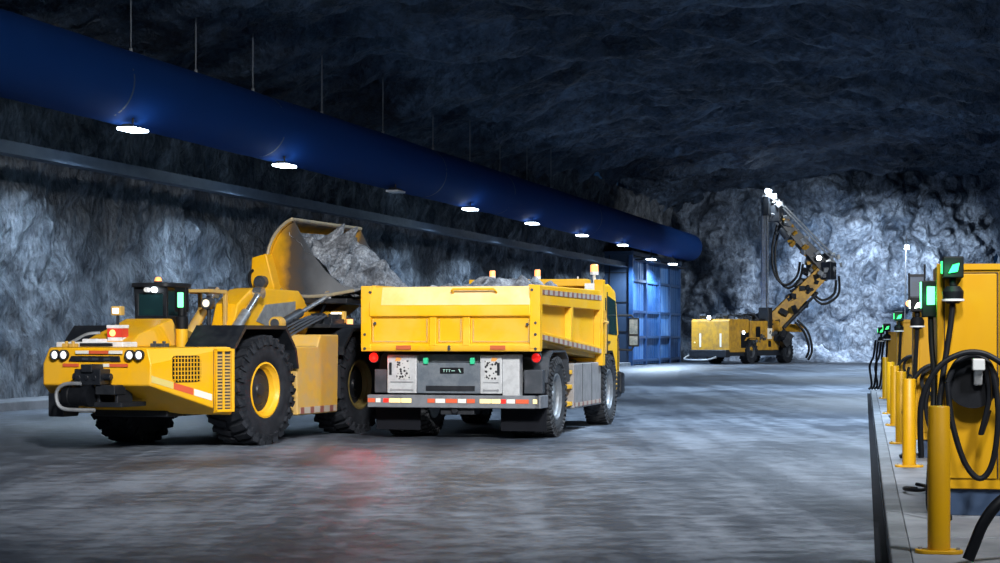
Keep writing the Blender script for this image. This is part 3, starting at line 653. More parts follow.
# bucket: closed end plate towards the camera, trough running forward
bp_ = [(-0.232,3.33), (-0.33,3.285), (-0.43,3.21), (-0.52,3.11), (-0.59,3.00), (-0.64,2.88), (-0.665,2.76), (-0.67,2.66), (-0.66,2.56), (-0.635,2.46), (-0.59,2.37), (-0.53,2.29), (-0.445,2.22), (-0.35,2.17), (-0.23,2.13), (-0.09,2.11), (0.063,2.10), (0.27,2.11), (0.47,2.13), (0.85,2.19)]
cen = Vector((0.05, 2.65))
def inset(pts, d):
    out = []
    for i, p in enumerate(pts):
        a = Vector(pts[max(i-1, 0)]); b_ = Vector(pts[min(i+1, len(pts)-1)]); t = (b_-a).normalized(); nrm = Vector((-t.y, t.x))
        if nrm.dot(cen-Vector(p)) < 0: nrm = -nrm
        out.append(tuple(Vector(p)+nrm*d))
    return out
bi = inset(bp_, 0.045)
Y0b, Y1b = 3.80, 6.44
m = MB(); n = len(bp_)
m.hexa([Vector((p[0], Y0b, p[1])) for p in bp_]+[Vector((p[0], Y0b, p[1])) for p in bi[::-1]], [Vector((p[0], Y1b, p[1])) for p in bp_]+[Vector((p[0], Y1b, p[1])) for p in bi[::-1]])
m.f = [f for f in m.f if len(f) == 4]
loop = list(range(2*n)); 
for off in (0, 2*n):
    for i in range(n-1): m.f.append((off+i, off+i+1, off+2*n-2-i, off+2*n-1-i))
bk = m.build('bucket', M_bucket, LD)
bi2 = bi+[(0.58, 2.30), (0.33, 2.50), (0.10, 2.78), (-0.08, 3.05)]
for yy in (Y0b+0.05, Y1b-0.08):
    m = MB(); m.prism(bi2, 'y', yy, yy+0.035); m.build('end_plate', M_bucket, bk, smooth=False)
m = MB()
for yy in (Y0b, Y1b-0.03):
    m.tube([Vector((p[0], yy, p[1])) for p in bp_], 0.028, 8)
m.tube([(bp_[0][0], Y0b, bp_[0][1]), (bp_[0][0], Y1b, bp_[0][1])], 0.028, 8)
m.build('bucket_rim', plain('scuffed_rim_steel', (0.40, 0.34, 0.22), 0.45, 0.3, 0.7, (0.22, 0.22, 0.22), 3), bk)
m = MB(); m.prism([(0.80, 2.165), (1.02, 2.215), (1.02, 2.235), (0.80, 2.215)], 'y', Y0b, Y1b); m.build('bucket_lip', M_steel, bk)
# front frame fittings
m = MB(); m.box(0.55, 1.15, 2.3, 3.9, 1.60, 1.66); m.box(0.3, 0.9, 2.6, 3.6, 1.66, 1.74)
for i in range(7): y = 2.4+0.2*i; m.box(0.62+0.06*(i % 3), 0.80+0.07*(i % 3), y, y+0.13, 1.64, 1.72+0.05*((i*5) % 3))
m.build('valve_block', M_bmetal, LD, bevel=0.01)
m = MB()
for i in range(4): m.tube(smooth_path([(0.5+0.08*i, 1.5, 1.40), (0.6+0.1*i, 2.0, 1.62), (0.7+0.08*i, 2.6, 1.78), (0.6, 3.1, 1.70)]), 0.018, 6)
m.build('hydraulic_line', M_dsteel, LD)
m = MB(); m.lathe([(0.0001, 0), (0.10, 0), (0.105, 0.15), (0.08, 0.2), (0.0001, 0.2)], (0.62, 1.55, 1.66), (0, 1, 0), 20); m.cyl((0.62, 1.6, 1.40), (0.62, 1.6, 1.58), 0.03, n=8); fl = m.build('round_lamp', M_yel_dirty, LD)
m = MB(); m.cyl((0.62, 1.54, 1.66), (0.62, 1.56, 1.66), 0.07); m.build('lamp_lens', M_dsteel, fl)
m = MB(); m.box(0.66, 0.90, 3.30, 3.42, 1.66, 1.86); fw = m.build('front_work_light', M_yel_dirty, LD, bevel=0.02)
m = MB(); m.box(0.70, 0.86, 3.275, 3.30, 1.72, 1.84); m.build('light_lens', glow('warm_white_lens', (1.0, 0.95, 0.80), 6.0), fw)
m = MB(); m.cyl((0.98, 3.35, 1.60), (0.98, 3.35, 1.74), 0.05); m.build('front_marker', M_glow_amber, LD)

# ore in the bucket
def heap(nu, nv, fn, name, mat): return sheet(nu, nv, fn).build(name, mat, ang=180, recalc=False)
A2, L2 = Vector((-0.19, 3.26)), Vector((0.96, 2.24)); dn = Vector((L2.y-A2.y, A2.x-L2.x)).normalized()
if dn.x < 0: dn = -dn
CL, SL_ = math.cos(-LH), math.sin(-LH)
def L2W(p): return Vector((-4.374+p[0]*CL-p[1]*SL_, 24.83+p[0]*SL_+p[1]*CL, p[2]))
def f_ore(u, v):
    y = Y0b+0.04+(Y1b-Y0b-0.10)*v
    e = min(1, 5*u, 5*(1-u)+0.1, 7*v+0.15, 5*(1-v)+0.08)
    q = Vector((u*2.2, v*3.6, 2))
    bl_ = noise.noise(q*1.1, noise_basis='VORONOI_F2F1')*0.40+noise.noise(q*2.6+Vector((4, 1, 2)), noise_basis='VORONOI_F2F1')*0.20+noise.fractal(q*2.0, 1.0, 2.0, 6)*0.11
    c = A2.lerp(L2, u)+dn*(-0.17+0.06*v+e*(0.12+0.16*math.sin(PI*u)*(0.5+0.5*v)+bl_))
    return L2W((c.x, y, c.y))
o = heap(70, 130, f_ore, 'ore_pile', M_ore)
tag(o, 'heap of broken grey rock spilling out of the raised loader bucket', 'ore', kind='stuff')

# ------------------------------------------------------------------ the dump truck
TH = math.atan(0.2612)
def T2W0(p):
    c, n_ = math.cos(-TH), math.sin(-TH); return Vector((-0.360+p[0]*c-p[1]*n_, 26.68+p[0]*n_+p[1]*c, p[2]))
TR = empty('dump_truck', (-0.360, 26.68, 0), -TH)
tag(TR, 'yellow four-wheeled dump truck seen from behind with a load of rock', 'truck')
hw, yt, yf = 1.311, -1.40, 3.05
def TP(name, mb, mat, parent=None, bevel=0.012, **k): return mb.build(name, mat, parent or TR, bevel=bevel, **k)
# tailgate
m = MB(); m.prism([(yt+0.02, 1.26), (yt, 1.30), (yt, 1.36), (yt+0.05, 1.38), (yt+0.05, 1.73), (yt-0.03, 1.76), (yt-0.03, 1.91), (yt+0.05, 2.175), (yt+0.12, 2.175), (yt+0.12, 1.26)], 'x', -hw+0.13, hw-0.13)
TG = TP('tailgate', m, M_yel2)
m = MB(); m.prism([(yt-0.034, 1.915), (yt+0.046, 2.173), (yt+0.06, 2.173), (yt-0.02, 1.915)], 'x', -1.0, hw-0.14); TP('dust_film', m, M_dust, TG, 0)
m = MB()
for x in (-0.30, 0.19):
    m = MB(); m.prism([(yt-0.005, 1.34), (yt+0.02, 1.78), (yt+0.06, 1.78), (yt+0.06, 1.34)], 'x', x, x+0.11); TP('rib', m, M_yel2, TG)
m = MB()
for x0, x1 in ((-hw+0.16, -0.33), (-0.17, 0.17), (0.33, hw-0.16)):
    m.box(x0, x0+0.02, yt+0.03, yt+0.06, 1.39, 1.72); m.box(x1-0.02, x1, yt+0.03, yt+0.06, 1.39, 1.72); m.box(x0, x1, yt+0.035, yt+0.06, 1.39, 1.41)
TP('panel_frame', m, M_yel_dirty, TG, 0.005)
m = MB(); zc = 2.135
m.tube([(0.05, yt+0.02, zc-0.05), (0.05, yt-0.05, zc-0.02), (0.07, yt-0.06, zc), (0.66, yt-0.06, zc), (0.68, yt-0.05, zc-0.02), (0.68, yt+0.02, zc-0.05)], 0.016, 8); TP('grab_handle', m, M_yel, TG, 0)
for x in (-0.78, 0.60):
    m = MB(); m.box(x-0.005, x+0.215, yt-0.012, yt+0.01, 1.285, 1.345); TP('reflector', m, M_orange_r, TG, 0.004)
m = MB()
for (x, z) in ((-1.25, 1.5), (-1.25, 1.30), (-1.1, 1.66), (1.25, 1.66), (1.25, 1.5), (1.25, 1.30), (1.13, 1.64), (0.0, 1.33), (0.0, 1.30), (1.2, 2.12), (-1.17, 2.10)):
    m.cyl((x, yt-0.02, z), (x, yt+0.01, z), 0.02, n=10)
TP('bolt', m, M_dsteel, TG, 0)
for s in (-1, 1):
    m = MB(); x0, x1 = sorted((s*(hw-0.15), s*hw)); m.box(x0, x1, yt-0.01, yt+0.16, 1.30, 2.19); m.box(x0, x1, yt+0.0, yt+0.12, 1.26, 1.32)
    TP('corner_post', m, M_yel2)
# side walls of the tipper body
for s in (-1, 1):
    def sx_(d): return s*(hw-0.02-d)
    w_ = MB()
    def slab(pts, d0, d1):
        a, b_ = sorted((sx_(d0), sx_(d1))); w_.prism(pts, 'x', a, b_)
    slab([(yt+0.1, 1.44), (yf, 1.20), (yf, 2.235), (yt+0.1, 2.20)], 0.10, 0.17)
    slab([(yt+0.1, 1.92), (yf, 1.90), (yf, 2.22), (yt+0.1, 2.18)], 0.0, 0.11)
    slab([(yt+0.1, 1.43), (yf, 1.18), (yf, 1.30), (yt+0.1, 1.55)], 0.0, 0.11)
    SW = TP('side_wall', w_, M_yel2)
    for y in (0.72, yf-0.16):
        w_ = MB(); slab([(y, 1.2 if y > 2 else 1.30), (y+0.16, 1.18 if y > 2 else 1.29), (y+0.16, 1.95), (y, 1.95)], 0.0, 0.11); TP('side_rib', w_, M_yel2, SW)
    w_ = MB(); a, b_ = sorted((s*(hw-0.025), s*(hw-0.012))); w_.prism([(yt+0.2, 2.06), (yf-0.05, 2.06), (yf-0.05, 2.14), (yt+0.2, 2.13)], 'x', a, b_); w_.prism([(yt+0.2, 1.43), (yf-0.05, 1.20), (yf-0.05, 1.27), (yt+0.2, 1.50)], 'x', a, b_)
    TP('reflective_tape', w_, M_tape_y, SW, 0)
# floor, headboard
m = MB(); m.prism([(yt+0.1, 1.34), (yf, 1.12), (yf, 1.24), (yt+0.1, 1.46)], 'x', -hw+0.12, hw-0.12); TP('bed_floor', m, M_yel_dirty)
m = MB(); m.box(-hw, hw, yf, yf+0.10, 1.15, 2.20); m.box(hw-0.14, hw+0.01, yf-0.06, yf+0.12, 1.0, 2.40); m.box(-hw-0.01, -hw+0.14, yf-0.06, yf+0.12, 1.0, 2.16); HB = TP('headboard', m, M_yel2)
m = MB(); m.tube([(hw+0.03, yf-0.02, 1.9), (hw+0.05, yf+0.02, 1.75), (hw+0.04, yf+0.02, 1.2)], 0.015, 6); m.tube([(hw+0.01, yf-0.04, 1.72), (hw+0.06, yf+0.06, 1.70)], 0.03, 6); TP('cable_loop', m, M_yel_dirty, HB, 0)
# chassis
m = MB()
for x in (-0.45, 0.37): m.box(x, x+0.08, -1.05, 4.9, 0.62, 0.88)
for y in (-0.9, 0.8, 1.8, 2.9): m.box(-0.40, 0.40, y, y+0.1, 0.66, 0.84)
m.box(-0.30, 0.30, 3.3, 4.7, 0.5, 1.0); m.box(-0.9, 0.9, -0.6, 2.9, 0.92, 1.10)
TP('chassis', m, M_bmetal)
m = MB(); m.cyl((-1.0, 0, 0.59), (1.0, 0, 0.59), 0.11); m.cyl((-1.0, 3.94, 0.59), (1.0, 3.94, 0.59), 0.09); m.lathe([(0.0001, -0.25), (0.15, -0.22), (0.26, 0), (0.15, 0.22), (0.0001, 0.25)], (0, 0, 0.59), (1, 0, 0), 20); TP('axle', m, M_bmetal, None, 0)
for s in (-1, 1):
    big_wheel(TR, s*1.10, 0, 0.59, 0.30, 0.33, s, M_hub, M_hub, M_ttyre, 0.02, 40, 10)
    e = empty('wheel', (s*0.77, 0, 0.59), 0, TR); tyre_mb(0.58, 0.30, 0.33, 0.02, 40).build('tyre', M_ttyre, e, ang=40)
    m = MB(); m.cyl((-0.14, 0, 0), (0.14, 0, 0), 0.33, n=32); m.build('rim', M_hub, e)
    big_wheel(TR, s*1.08, 3.94, 0.59, 0.34, 0.33, s, M_hub, M_hub, M_ttyre, 0.02, 40, 10)
# rear panels and bumper
yb_ = -1.15
for x0, x1 in ((-1.0, -0.56), (0.38, 0.70)):
    m = MB(); m.box(x0, x1, yb_, yb_+0.25, 0.66, 1.21); rp = TP('rear_locker', m, M_alu)
    m = MB(); m.box(x0+0.14 if x0 < 0 else x0+0.07, x1-0.10 if x0 < 0 else x1-0.06, yb_-0.006, yb_+0.01, 0.86, 1.13); TP('mesh_panel', m, M_mesh, rp, 0)
    m = MB(); m.box(x0+0.05, x1-0.05, yb_-0.012, yb_, 0.70, 0.72); m.box(x0+0.05, x1-0.05, yb_-0.012, yb_, 0.815, 0.83); m.cyl((x0+0.06, yb_-0.015, 0.71), (x0+0.06, yb_, 0.71), 0.018, n=10); m.cyl((x1-0.06, yb_-0.015, 0.71), (x1-0.06, yb_, 0.71), 0.018, n=10); TP('locker_trim', m, M_steel, rp, 0)
    m = MB(); xs = x0+0.05 if x0 < 0 else x1-0.05; m.box(xs-0.02, xs+0.02, yb_-0.01, yb_, 0.92, 1.10); TP('locker_handle', m, M_bmetal, rp, 0.004)
    m = MB(); xs = (x0+0.12) if x0 < 0 else (x1-0.16); m.prism([(xs, 1.12), (xs+0.07, 1.12), (xs+0.10, 1.16), (xs+0.02, 1.18)], 'y', yb_-0.008, yb_); TP('warning_sticker', m, plain('orange_sticker', (0.62, 0.28, 0.06), 0.5), rp, 0)
m = MB(); m.box(0.70, 0.95, yb_+0.03, yb_+0.22, 0.62, 1.22); TP('locker_post', m, M_alu)
m = MB(); m.box(-0.56, 0.38, yb_+0.02, yb_+0.20, 0.66, 1.10); m.box(-0.56, 0.38, yb_+0.12, yb_+0.2, 1.10, 1.22); MPn = TP('middle_panel', m, M_grey)
m = MB(); m.box(-0.42, 0.30, yb_-0.0, yb_+0.03, 0.70, 0.77); TP('panel_slot', m, M_bmetal, MPn, 0)
m = MB(); m.box(-0.215, 0.135, yb_+0.0, yb_+0.025, 0.945, 1.03); NP = TP('number_plate', m, M_blk, MPn, 0.01)
m = MB()                                                   # the unreadable pale characters on the plate
for x in (-0.165, -0.125, -0.085): m.box(x, x+0.030, yb_-0.004, yb_+0.002, 0.995, 1.004); m.box(x+0.010, x+0.018, yb_-0.004, yb_+0.002, 0.965, 1.0)
m.box(-0.04, 0.01, yb_-0.004, yb_+0.002, 0.978, 0.990); m.prism([(0.060, 1.01), (0.078, 1.01), (0.10, 0.962), (0.085, 0.962)], 'y', yb_-0.004, yb_+0.002)
TP('plate_characters', m, plain('mint_lettering', (0.30, 0.50, 0.44), 0.4), NP, 0)
for x in (-0.42, 0.27):
    m = MB(); m.box(x-0.035, x+0.035, yb_-0.03, yb_+0.02, 1.08, 1.17); TP('green_marker', m, M_refl_green, MPn, 0.01)
bu = MB(); bu.box(-1.26, 1.28, yb_-0.12, yb_, 0.46, 0.64); bu.box(1.20, 1.29, yb_-0.12, yb_+0.35, 0.46, 0.64)
BU = TP('bumper', bu, M_bump)
def bstrip(x0, x1, mt, nm='reflective_tape'):
    m = MB(); m.box(x0, x1, yb_-0.128, yb_-0.118, 0.53, 0.59); TP(nm, m, mt, BU, 0.003)
for x0, x1, mt in ((-1.25,-1.14,M_rd_t), (-1.13,-1.06,M_wh_t), (-0.36,-0.25,M_rd_t), (-0.24,-0.10,M_wh_t), (-0.09,0.08,M_rd_t), (0.09,0.21,M_wh_t), (0.22,0.34,M_rd_t), (0.80,0.92,M_wh_t), (0.93,1.12,M_rd_t)): bstrip(x0, x1, mt)
for x0, x1 in ((-0.93, -0.76), (-0.75, -0.60), (0.41, 0.57), (0.58, 0.71)): bstrip(x0, x1, M_glow_cream, 'bumper_light')
for x0, x1 in ((-1.02, -0.94), (0.72, 0.79)): bstrip(x0, x1, M_glow_dred, 'bumper_light')
bstrip(1.18, 1.24, M_glow_cream, 'bumper_light')
m = MB(); m.box(-0.20, 0.30, yb_-0.02, yb_+0.3, 0.36, 0.46); m.cyl((0.02, yb_-0.06, 0.42), (0.02, yb_+0.1, 0.42), 0.05); TP('tow_coupling', m, M_bmetal)
for x in (-1.215, 1.19):
    m = MB(); m.lathe([(0.0001, 0), (0.075, 0), (0.08, 0.06), (0.0001, 0.06)], (x, yt+0.28, 1.17), (0, 1, 0), 20); m.box(x-0.05, x+0.05, yt+0.3, yt+0.36, 1.17, 1.32); tl = TP('tail_light', m, M_bmetal, None, 0)
    m = MB(); m.lathe([(0.0001, 0.04), (0.045, 0.03), (0.065, 0.005), (0.066, 0), (0.0001, 0)], (x, yt+0.28, 1.17), (0, -1, 0), 20); m.build('lens', M_glow_red if x < 0 else glow('lit_red_lens_dimmer', (0.8, 0.012, 0.01), 0.5), tl)
q = T2W0((-1.22, yt+0.16, 1.17)); point_light('tail_lamp_glow', q, 2.5, (1.0, 0.03, 0.02), 0.05); spot_light('tail_lamp_light', q, T2W0((-1.3, yt-5.5, 0)), 75, 55, (1.0, 0.03, 0.02), 0.05, 1.0)
# mudguards, mudflaps
for s in (-1, 1):
    m = MB(); x0, x1 = sorted((s*0.60, s*1.27))
    pts = [(-0.80, 0.82), (-0.62, 1.18), (-0.40, 1.27), (0.42, 1.27), (0.62, 1.15), (0.72, 0.80)]
    for i in range(len(pts)-1):
        a, b_ = Vector(pts[i]), Vector(pts[i+1]); t = (b_-a).normalized(); nr = Vector((t.y, -t.x))*0.03
        m.prism([tuple(a), tuple(b_), tuple(b_+nr), tuple(a+nr)], 'x', x0, x1)
    TP('mudguard', m, M_dsteel, None, 0)
    m = MB(); m.box(x0, x1, -0.83, -0.81, 0.12, 0.82); TP('mudflap', m, M_gut, None, 0.004)
for x in (0.98, -1.25):
    m = MB(); m.box(x, x+0.27, -0.98, -0.80, 0.66, 1.0); TP('air_tank_cover', m, M_dsteel)
# side lockers with yellow rails
for s in (-1, 1):
    x0, x1 = sorted((s*0.72, s*1.25))
    m = MB(); m.box(x0, x1, 1.12, 3.18, 0.37, 1.06); sl_ = TP('side_locker', m, M_lock, None, 0.02)
    xs = s*1.252
    for y in (1.72, 2.42):
        m = MB(); m.box(min(xs, xs-s*0.01), max(xs, xs-s*0.01)+0.002, y, y+0.015, 0.38, 1.05); TP('locker_seam', m, M_bmetal, sl_, 0)
    m = MB(); a, b_ = sorted((xs-s*0.005, xs+s*0.003)); m.box(a, b_, 1.15, 3.15, 0.40, 0.46); TP('reflective_tape', m, M_tape_y, sl_, 0)
    m = MB(); a, b_ = sorted((s*0.72, s*1.22))
    for z in (0.42, 0.68, 0.90): m.box(a, b_, 0.72, 1.12, z, z+0.06)
    TP('step_rail', m, M_yel2, None, 0.006)
# cab
m = MB()
yc0, yc1 = 3.28, 5.06
prof = [(yc0, 0.95), (yc0, 2.22), (yc0+0.12, 2.34), (yc0+0.9, 2.36), (yc1-0.38, 2.26), (yc1-0.12, 1.62), (yc1, 1.20), (yc1, 0.55), (4.62, 0.55), (4.50, 0.95), (4.28, 1.18), (3.60, 1.18), (3.42, 0.95)]
m.prism(prof, 'x', -1.20, 1.20); CBt = TP('cab', m, M_yel2, None, 0.04)
for s in (-1, 1):
    xs = s*1.203; a, b_ = sorted((xs, xs-s*0.02))
    m = MB(); m.prism([(3.95, 1.52), (4.80, 1.50), (4.66, 2.08), (3.95, 2.16)], 'x', a, b_+0.003); TP('side_window', m, M_glass, CBt, 0)
    m = MB(); m.prism([(3.50, 1.70), (3.84, 1.70), (3.84, 2.12), (3.50, 2.12)], 'x', a, b_+0.003); TP('quarter_window', m, M_glass, CBt, 0)
    m = MB(); a, b_ = sorted((xs, xs+s*0.012)); m.box(a, b_, 3.90, 3.92, 1.05, 2.22); m.box(a, b_, 4.84, 4.86, 0.9, 1.5); m.box(a, b_, 4.0, 4.16, 1.36, 1.40); TP('door_seam', m, M_bmetal, CBt, 0)
    # mirror arm and mirrors
    m = MB(); m.tube([(s*1.19, 4.95, 1.84), (s*1.42, 5.0, 1.84), (s*1.46, 5.0, 1.78)], 0.02, 8); m.tube([(s*1.19, 4.98, 1.25), (s*1.42, 5.0, 1.24), (s*1.46, 5.0, 1.32)], 0.02, 8); ma_ = TP('mirror_arm', m, M_bmetal, CBt, 0)
    m = MB(); m.box(s*1.46-0.09, s*1.46+0.09, 4.97, 5.05, 1.30, 1.80); mi = TP('mirror', m, M_bmetal, CBt, 0.02)
    m = MB(); m.box(s*1.46-0.07, s*1.46+0.07, 4.962, 4.975, 1.52, 1.77); m.box(s*1.46-0.07, s*1.46+0.07, 4.962, 4.975, 1.33, 1.48); m.build('mirror_glass', M_mirror, mi)
    # wheel arch and front bumper end
    m = MB(); x0, x1 = sorted((s*0.92, s*1.23)); pts = [(3.26, 0.80), (3.40, 1.13), (3.62, 1.24), (4.26, 1.24), (4.50, 1.05), (4.60, 0.72)]
    for i in range(len(pts)-1):
        a, b_ = Vector(pts[i]), Vector(pts[i+1]); t = (b_-a).normalized(); nr = Vector((t.y, -t.x))*0.04
        m.prism([tuple(a), tuple(b_), tuple(b_+nr), tuple(a+nr)], 'x', x0, x1)
    TP('wheel_arch', m, M_blk, None, 0)
m = MB(); m.box(-1.22, 1.22, yc1-0.25, yc1+0.10, 0.42, 0.88); m.box(1.17, 1.27, yc1-0.12, yc1+0.14, 0.48, 0.86); TP('front_bumper', m, M_bmetal, None, 0.05)
m = MB(); m.prism([(yc1-0.37, 2.22), (yc1-0.36, 2.24), (yc1-0.10, 1.65), (yc1-0.125, 1.64)], 'x', -1.05, 1.05); TP('windscreen', m, M_glass, CBt, 0)
m = MB(); m.box(-1.0, 1.0, yc0-0.10, yc0+0.3, 2.30, 2.42); TP('cab_visor', m, M_yel2, CBt, 0.02)
# beacons
for x, y, z, r, h in ((-0.70, 3.6, 2.355, 0.05, 0.10), (0.08, 3.6, 2.355, 0.05, 0.11), (1.16, yf+0.02, 2.40, 0.065, 0.12)):
    m = MB(); m.cyl((x, y, z-0.05 if x < 1 else 2.30), (x, y, z+0.10), 0.025 if x > 1 else 0.04, n=10); m.cyl((x, y, z+0.08), (x, y, z+0.13), r*1.1, n=16)
    if x > 1: m.box(x-0.14, x+0.02, y-0.10, y+0.0, 2.22, 2.34)
    b0 = TP('beacon', m, M_white, CBt if x < 1 else HB, 0)
    m = MB(); m.lathe([(0.0001, h), (r*0.8, h), (r, h*0.85), (r, 0), (0.0001, 0)], (x, y, z+0.13), (0, 0, 1), 18); m.build('beacon_lens', M_glow_amber, b0)
m = MB(); m.cyl((0.75, 3.7, 2.34), (0.75, 3.7, 2.48), 0.012, n=6); m.cyl((1.0, 4.2, 2.30), (1.0, 4.2, 2.44), 0.012, n=6); TP('antenna', m, M_white, CBt, 0)
# load
CT, ST = math.cos(-TH), math.sin(-TH)
def T2W(p): return Vector((-0.360+p[0]*CT-p[1]*ST, 26.68+p[0]*ST+p[1]*CT, p[2]))
def f_load(u, v):
    x = (-1+2*u)*(hw-0.20); y = yt+0.16+(yf-yt-0.2)*v
    e = min(1, 5*u, 5*(1-u), 3*v+0.05, 6*(1-v)+0.3)
    q = Vector((x*1.6, y*1.6, 5))
    b0 = noise.noise(q*1.6, noise_basis='VORONOI_F2F1')*0.14+noise.fractal(q*2.3, 1.0, 2.0, 5)*0.08
    return T2W((x, y, 2.07+e*(0.14+0.16*math.sin(PI*min(v*0.9+0.1, 1))*(0.55+0.45*u)+b0*0.9)))
o = heap(70, 110, f_load, 'ore_load', M_ore); tag(o, 'low mound of grey rock filling the truck bed', 'ore', kind='stuff')

# ------------------------------------------------------------------ drill rig at the far end
RH = math.radians(36)
RG = empty('drill_rig', (11.63, 99.7, 0), -RH)
tag(RG, 'distant yellow drilling rig with tall lit mast and folded boom', 'rig')
RM = Matrix.Translation((11.63, 99.7, 0)) @ Matrix.Rotation(-RH, 4, 'Z'); RI = RM.inverted()
def rp_(px, py, Y): return RI @ P(px, py, Y)
m = MB(); m.prism([(0, 0.65), (0, 2.40), (0.12, 2.5), (2.3, 2.5), (2.3, 0.65)], 'x', -1.2, 1.2); rb = m.build('engine_housing', M_rigyel, RG, bevel=0.05)
m = MB(); m.box(1.195, 1.22, 1.35, 2.25, 0.9, 1.75); m.build('housing_vent', M_blk, rb)
for x in (-0.66, 0.62):
    m = MB(); m.box(x, x+0.10, -0.02, 0.01, 0.95, 1.7); m.build('marker_strip', M_wh_t, rb)
m = MB(); m.box(-1.2, 1.2, 2.45, 6.0, 0.75, 2.35); m.box(0.5, 1.22, 2.45, 5.6, 2.0, 2.42); mb2 = m.build('side_body', M_rigyel, RG, bevel=0.05)
for q in ((3.1, 3.6, 1.5, 2.1), (4.6, 4.9, 0.95, 1.3)):
    m = MB(); m.box(1.19, 1.23, *q); m.build('body_hatch', M_blk, mb2)
m = MB(); m.box(1.19, 1.24, 4.5, 5.0, 1.4, 2.1); m.build('body_plate', M_wh_t, mb2)
m = MB(); m.box(-1.15, 1.15, 0.1, 7.6, 0.45, 0.8); m.box(-1.0, 1.0, 6.0, 8.0, 0.8, 1.7); m.build('chassis', M_bmetal, RG, bevel=0.03)
m = MB(); m.box(-1.15, 1.2, -0.35, 0.15, 0.38, 0.80); m.build('rear_bumper', M_bmetal, RG, bevel=0.05)
m = MB(); m.tube(smooth_path([(-1.15, -0.3, 0.5), (-1.2, -0.75, 0.32), (-0.9, -0.85, 0.25), (0.2, -0.8, 0.25), (0.6, -0.4, 0.4)]), 0.05); m.build('tow_bar', M_steel, RG)
for x, y, s in ((1.05, 2.5, 1), (-1.05, 2.5, -1), (1.05, 6.9, 1), (-1.05, 6.9, -1)):
    big_wheel(RG, x, y, 0.68, 0.5, 0.34, s, M_dsteel, M_bmetal, M_tyre, 0.05, 20, 8)
m = MB()
for s in (1, -1):
    x0, x1 = sorted((s*0.8, s*1.32))
    m.prism([(1.7, 1.3), (1.95, 1.5), (3.1, 1.5), (3.3, 1.2), (3.25, 1.2), (3.05, 1.45), (2.0, 1.45), (1.75, 1.3)], 'x', x0, x1)
m.build('wheel_arch', M_rigyel, RG)
m = MB()
for x in (-0.9, 0.0, 0.9): m.tube(smooth_path([(x, 2.0, 2.5), (x, 2.2, 2.75), (x, 3.4, 2.75), (x, 3.7, 2.4)]), 0.04)
m.tube([(-0.9, 2.4, 2.76), (0.9, 2.4, 2.76)], 0.04); m.tube([(-0.9, 3.3, 2.76), (0.9, 3.3, 2.76)], 0.04)
m.build('top_railing', M_bmetal, RG)
def rlamp(name, p, r, mat, d=(0, -1, 0)):
    m = MB(); p = Vector(p); dd = Vector(d).normalized(); m.lathe([(0.0001, -0.12), (r*0.8, -0.12), (r*1.15, 0), (0.0001, 0)], p, dd, 16); h = m.build(name, M_bmetal, RG)
    m = MB(); m.lathe([(0.0001, 0.03), (r, 0.012), (r, 0.001), (0.0001, 0.001)], p, dd, 16); m.build('lens', mat, h)
rlamp('work_light', (-0.05, -0.02, 2.58), 0.12, M_glow_w); rlamp('work_light', (1.26, 1.55, 1.75), 0.10, M_glow_w, (1, -0.3, 0)); rlamp('tail_light', (-0.95, -0.02, 1.2), 0.05, M_glow_cream)
# mast
mt0 = rp_(765, 318, 103.0); mt1 = rp_(766, 193, 103.0)
m = MB(); m.box(mt0.x-0.14, mt0.x+0.14, mt0.y-0.12, mt0.y+0.12, mt0.z-0.3, mt1.z); m.box(mt0.x-0.24, mt0.x-0.18, mt0.y-0.05, mt0.y+0.05, mt0.z+0.2, mt1.z-0.3)
MS = m.build('mast', M_steel, RG)
m = MB(); m.box(mt0.x-0.3, mt0.x+0.35, mt0.y-0.25, mt0.y+0.25, mt0.z-0.6, mt0.z+0.6); m.box(mt0.x-0.05, mt0.x+0.35, mt0.y-0.2, mt0.y+0.2, mt1.z-1.3, mt1.z-0.2); m.build('rock_drill', M_bmetal, MS, bevel=0.04)
m = MB(); m.cyl((mt0.x+0.26, mt0.y-0.15, mt0.z+0.4), (mt0.x+0.26, mt0.y-0.15, mt1.z-0.2), 0.04, n=8); m.build('drill_rod', M_chrome, MS)
tl_ = Vector((mt0.x+0.25, mt0.y-0.15, mt1.z+0.08)); rlamp('mast_light', tl_, 0.16, M_glow_line, (0.4, -1, -0.2))
# booms
pv = rp_(774, 322, 103.6); el = rp_(824, 271, 103.5); hd = rp_(776, 214, 103.0)
def beam_between(mb, a, b_, w0, h0, w1, h1):
    d = (b_-a).normalized(); u = d.cross(Vector((0, 0, 1))).normalized(); w = u.cross(d)
    mb.hexa([a+u*sx*w0+w*sz*h0 for sx, sz in ((-1,-1),(1,-1),(1,1),(-1,1))], [b_+u*sx*w1+w*sz*h1 for sx, sz in ((-1,-1),(1,-1),(1,1),(-1,1))])
m = MB(); beam_between(m, pv, el, 0.36, 0.50, 0.30, 0.40); m.cyl(pv+Vector((-0.45, 0, -0.2)), pv+Vector((0.45, 0, -0.2)), 0.4); lb_ = m.build('lower_boom', M_rigyel, RG, bevel=0.03)
m = MB(); a = pv+Vector((0.5, 0.2, -0.3)); b_ = pv.lerp(el, 0.75)+Vector((0.35, 0.1, -0.5)); m.cyl(a, a.lerp(b_, 0.6), 0.14); m.cyl(a.lerp(b_, 0.6), b_, 0.08); m.build('boom_cylinder', M_bmetal, lb_)
m = MB(); beam_between(m, el+Vector((0, 0, 0.2)), hd, 0.28, 0.36, 0.22, 0.26); ub = m.build('upper_boom', M_bmetal, RG, bevel=0.03)
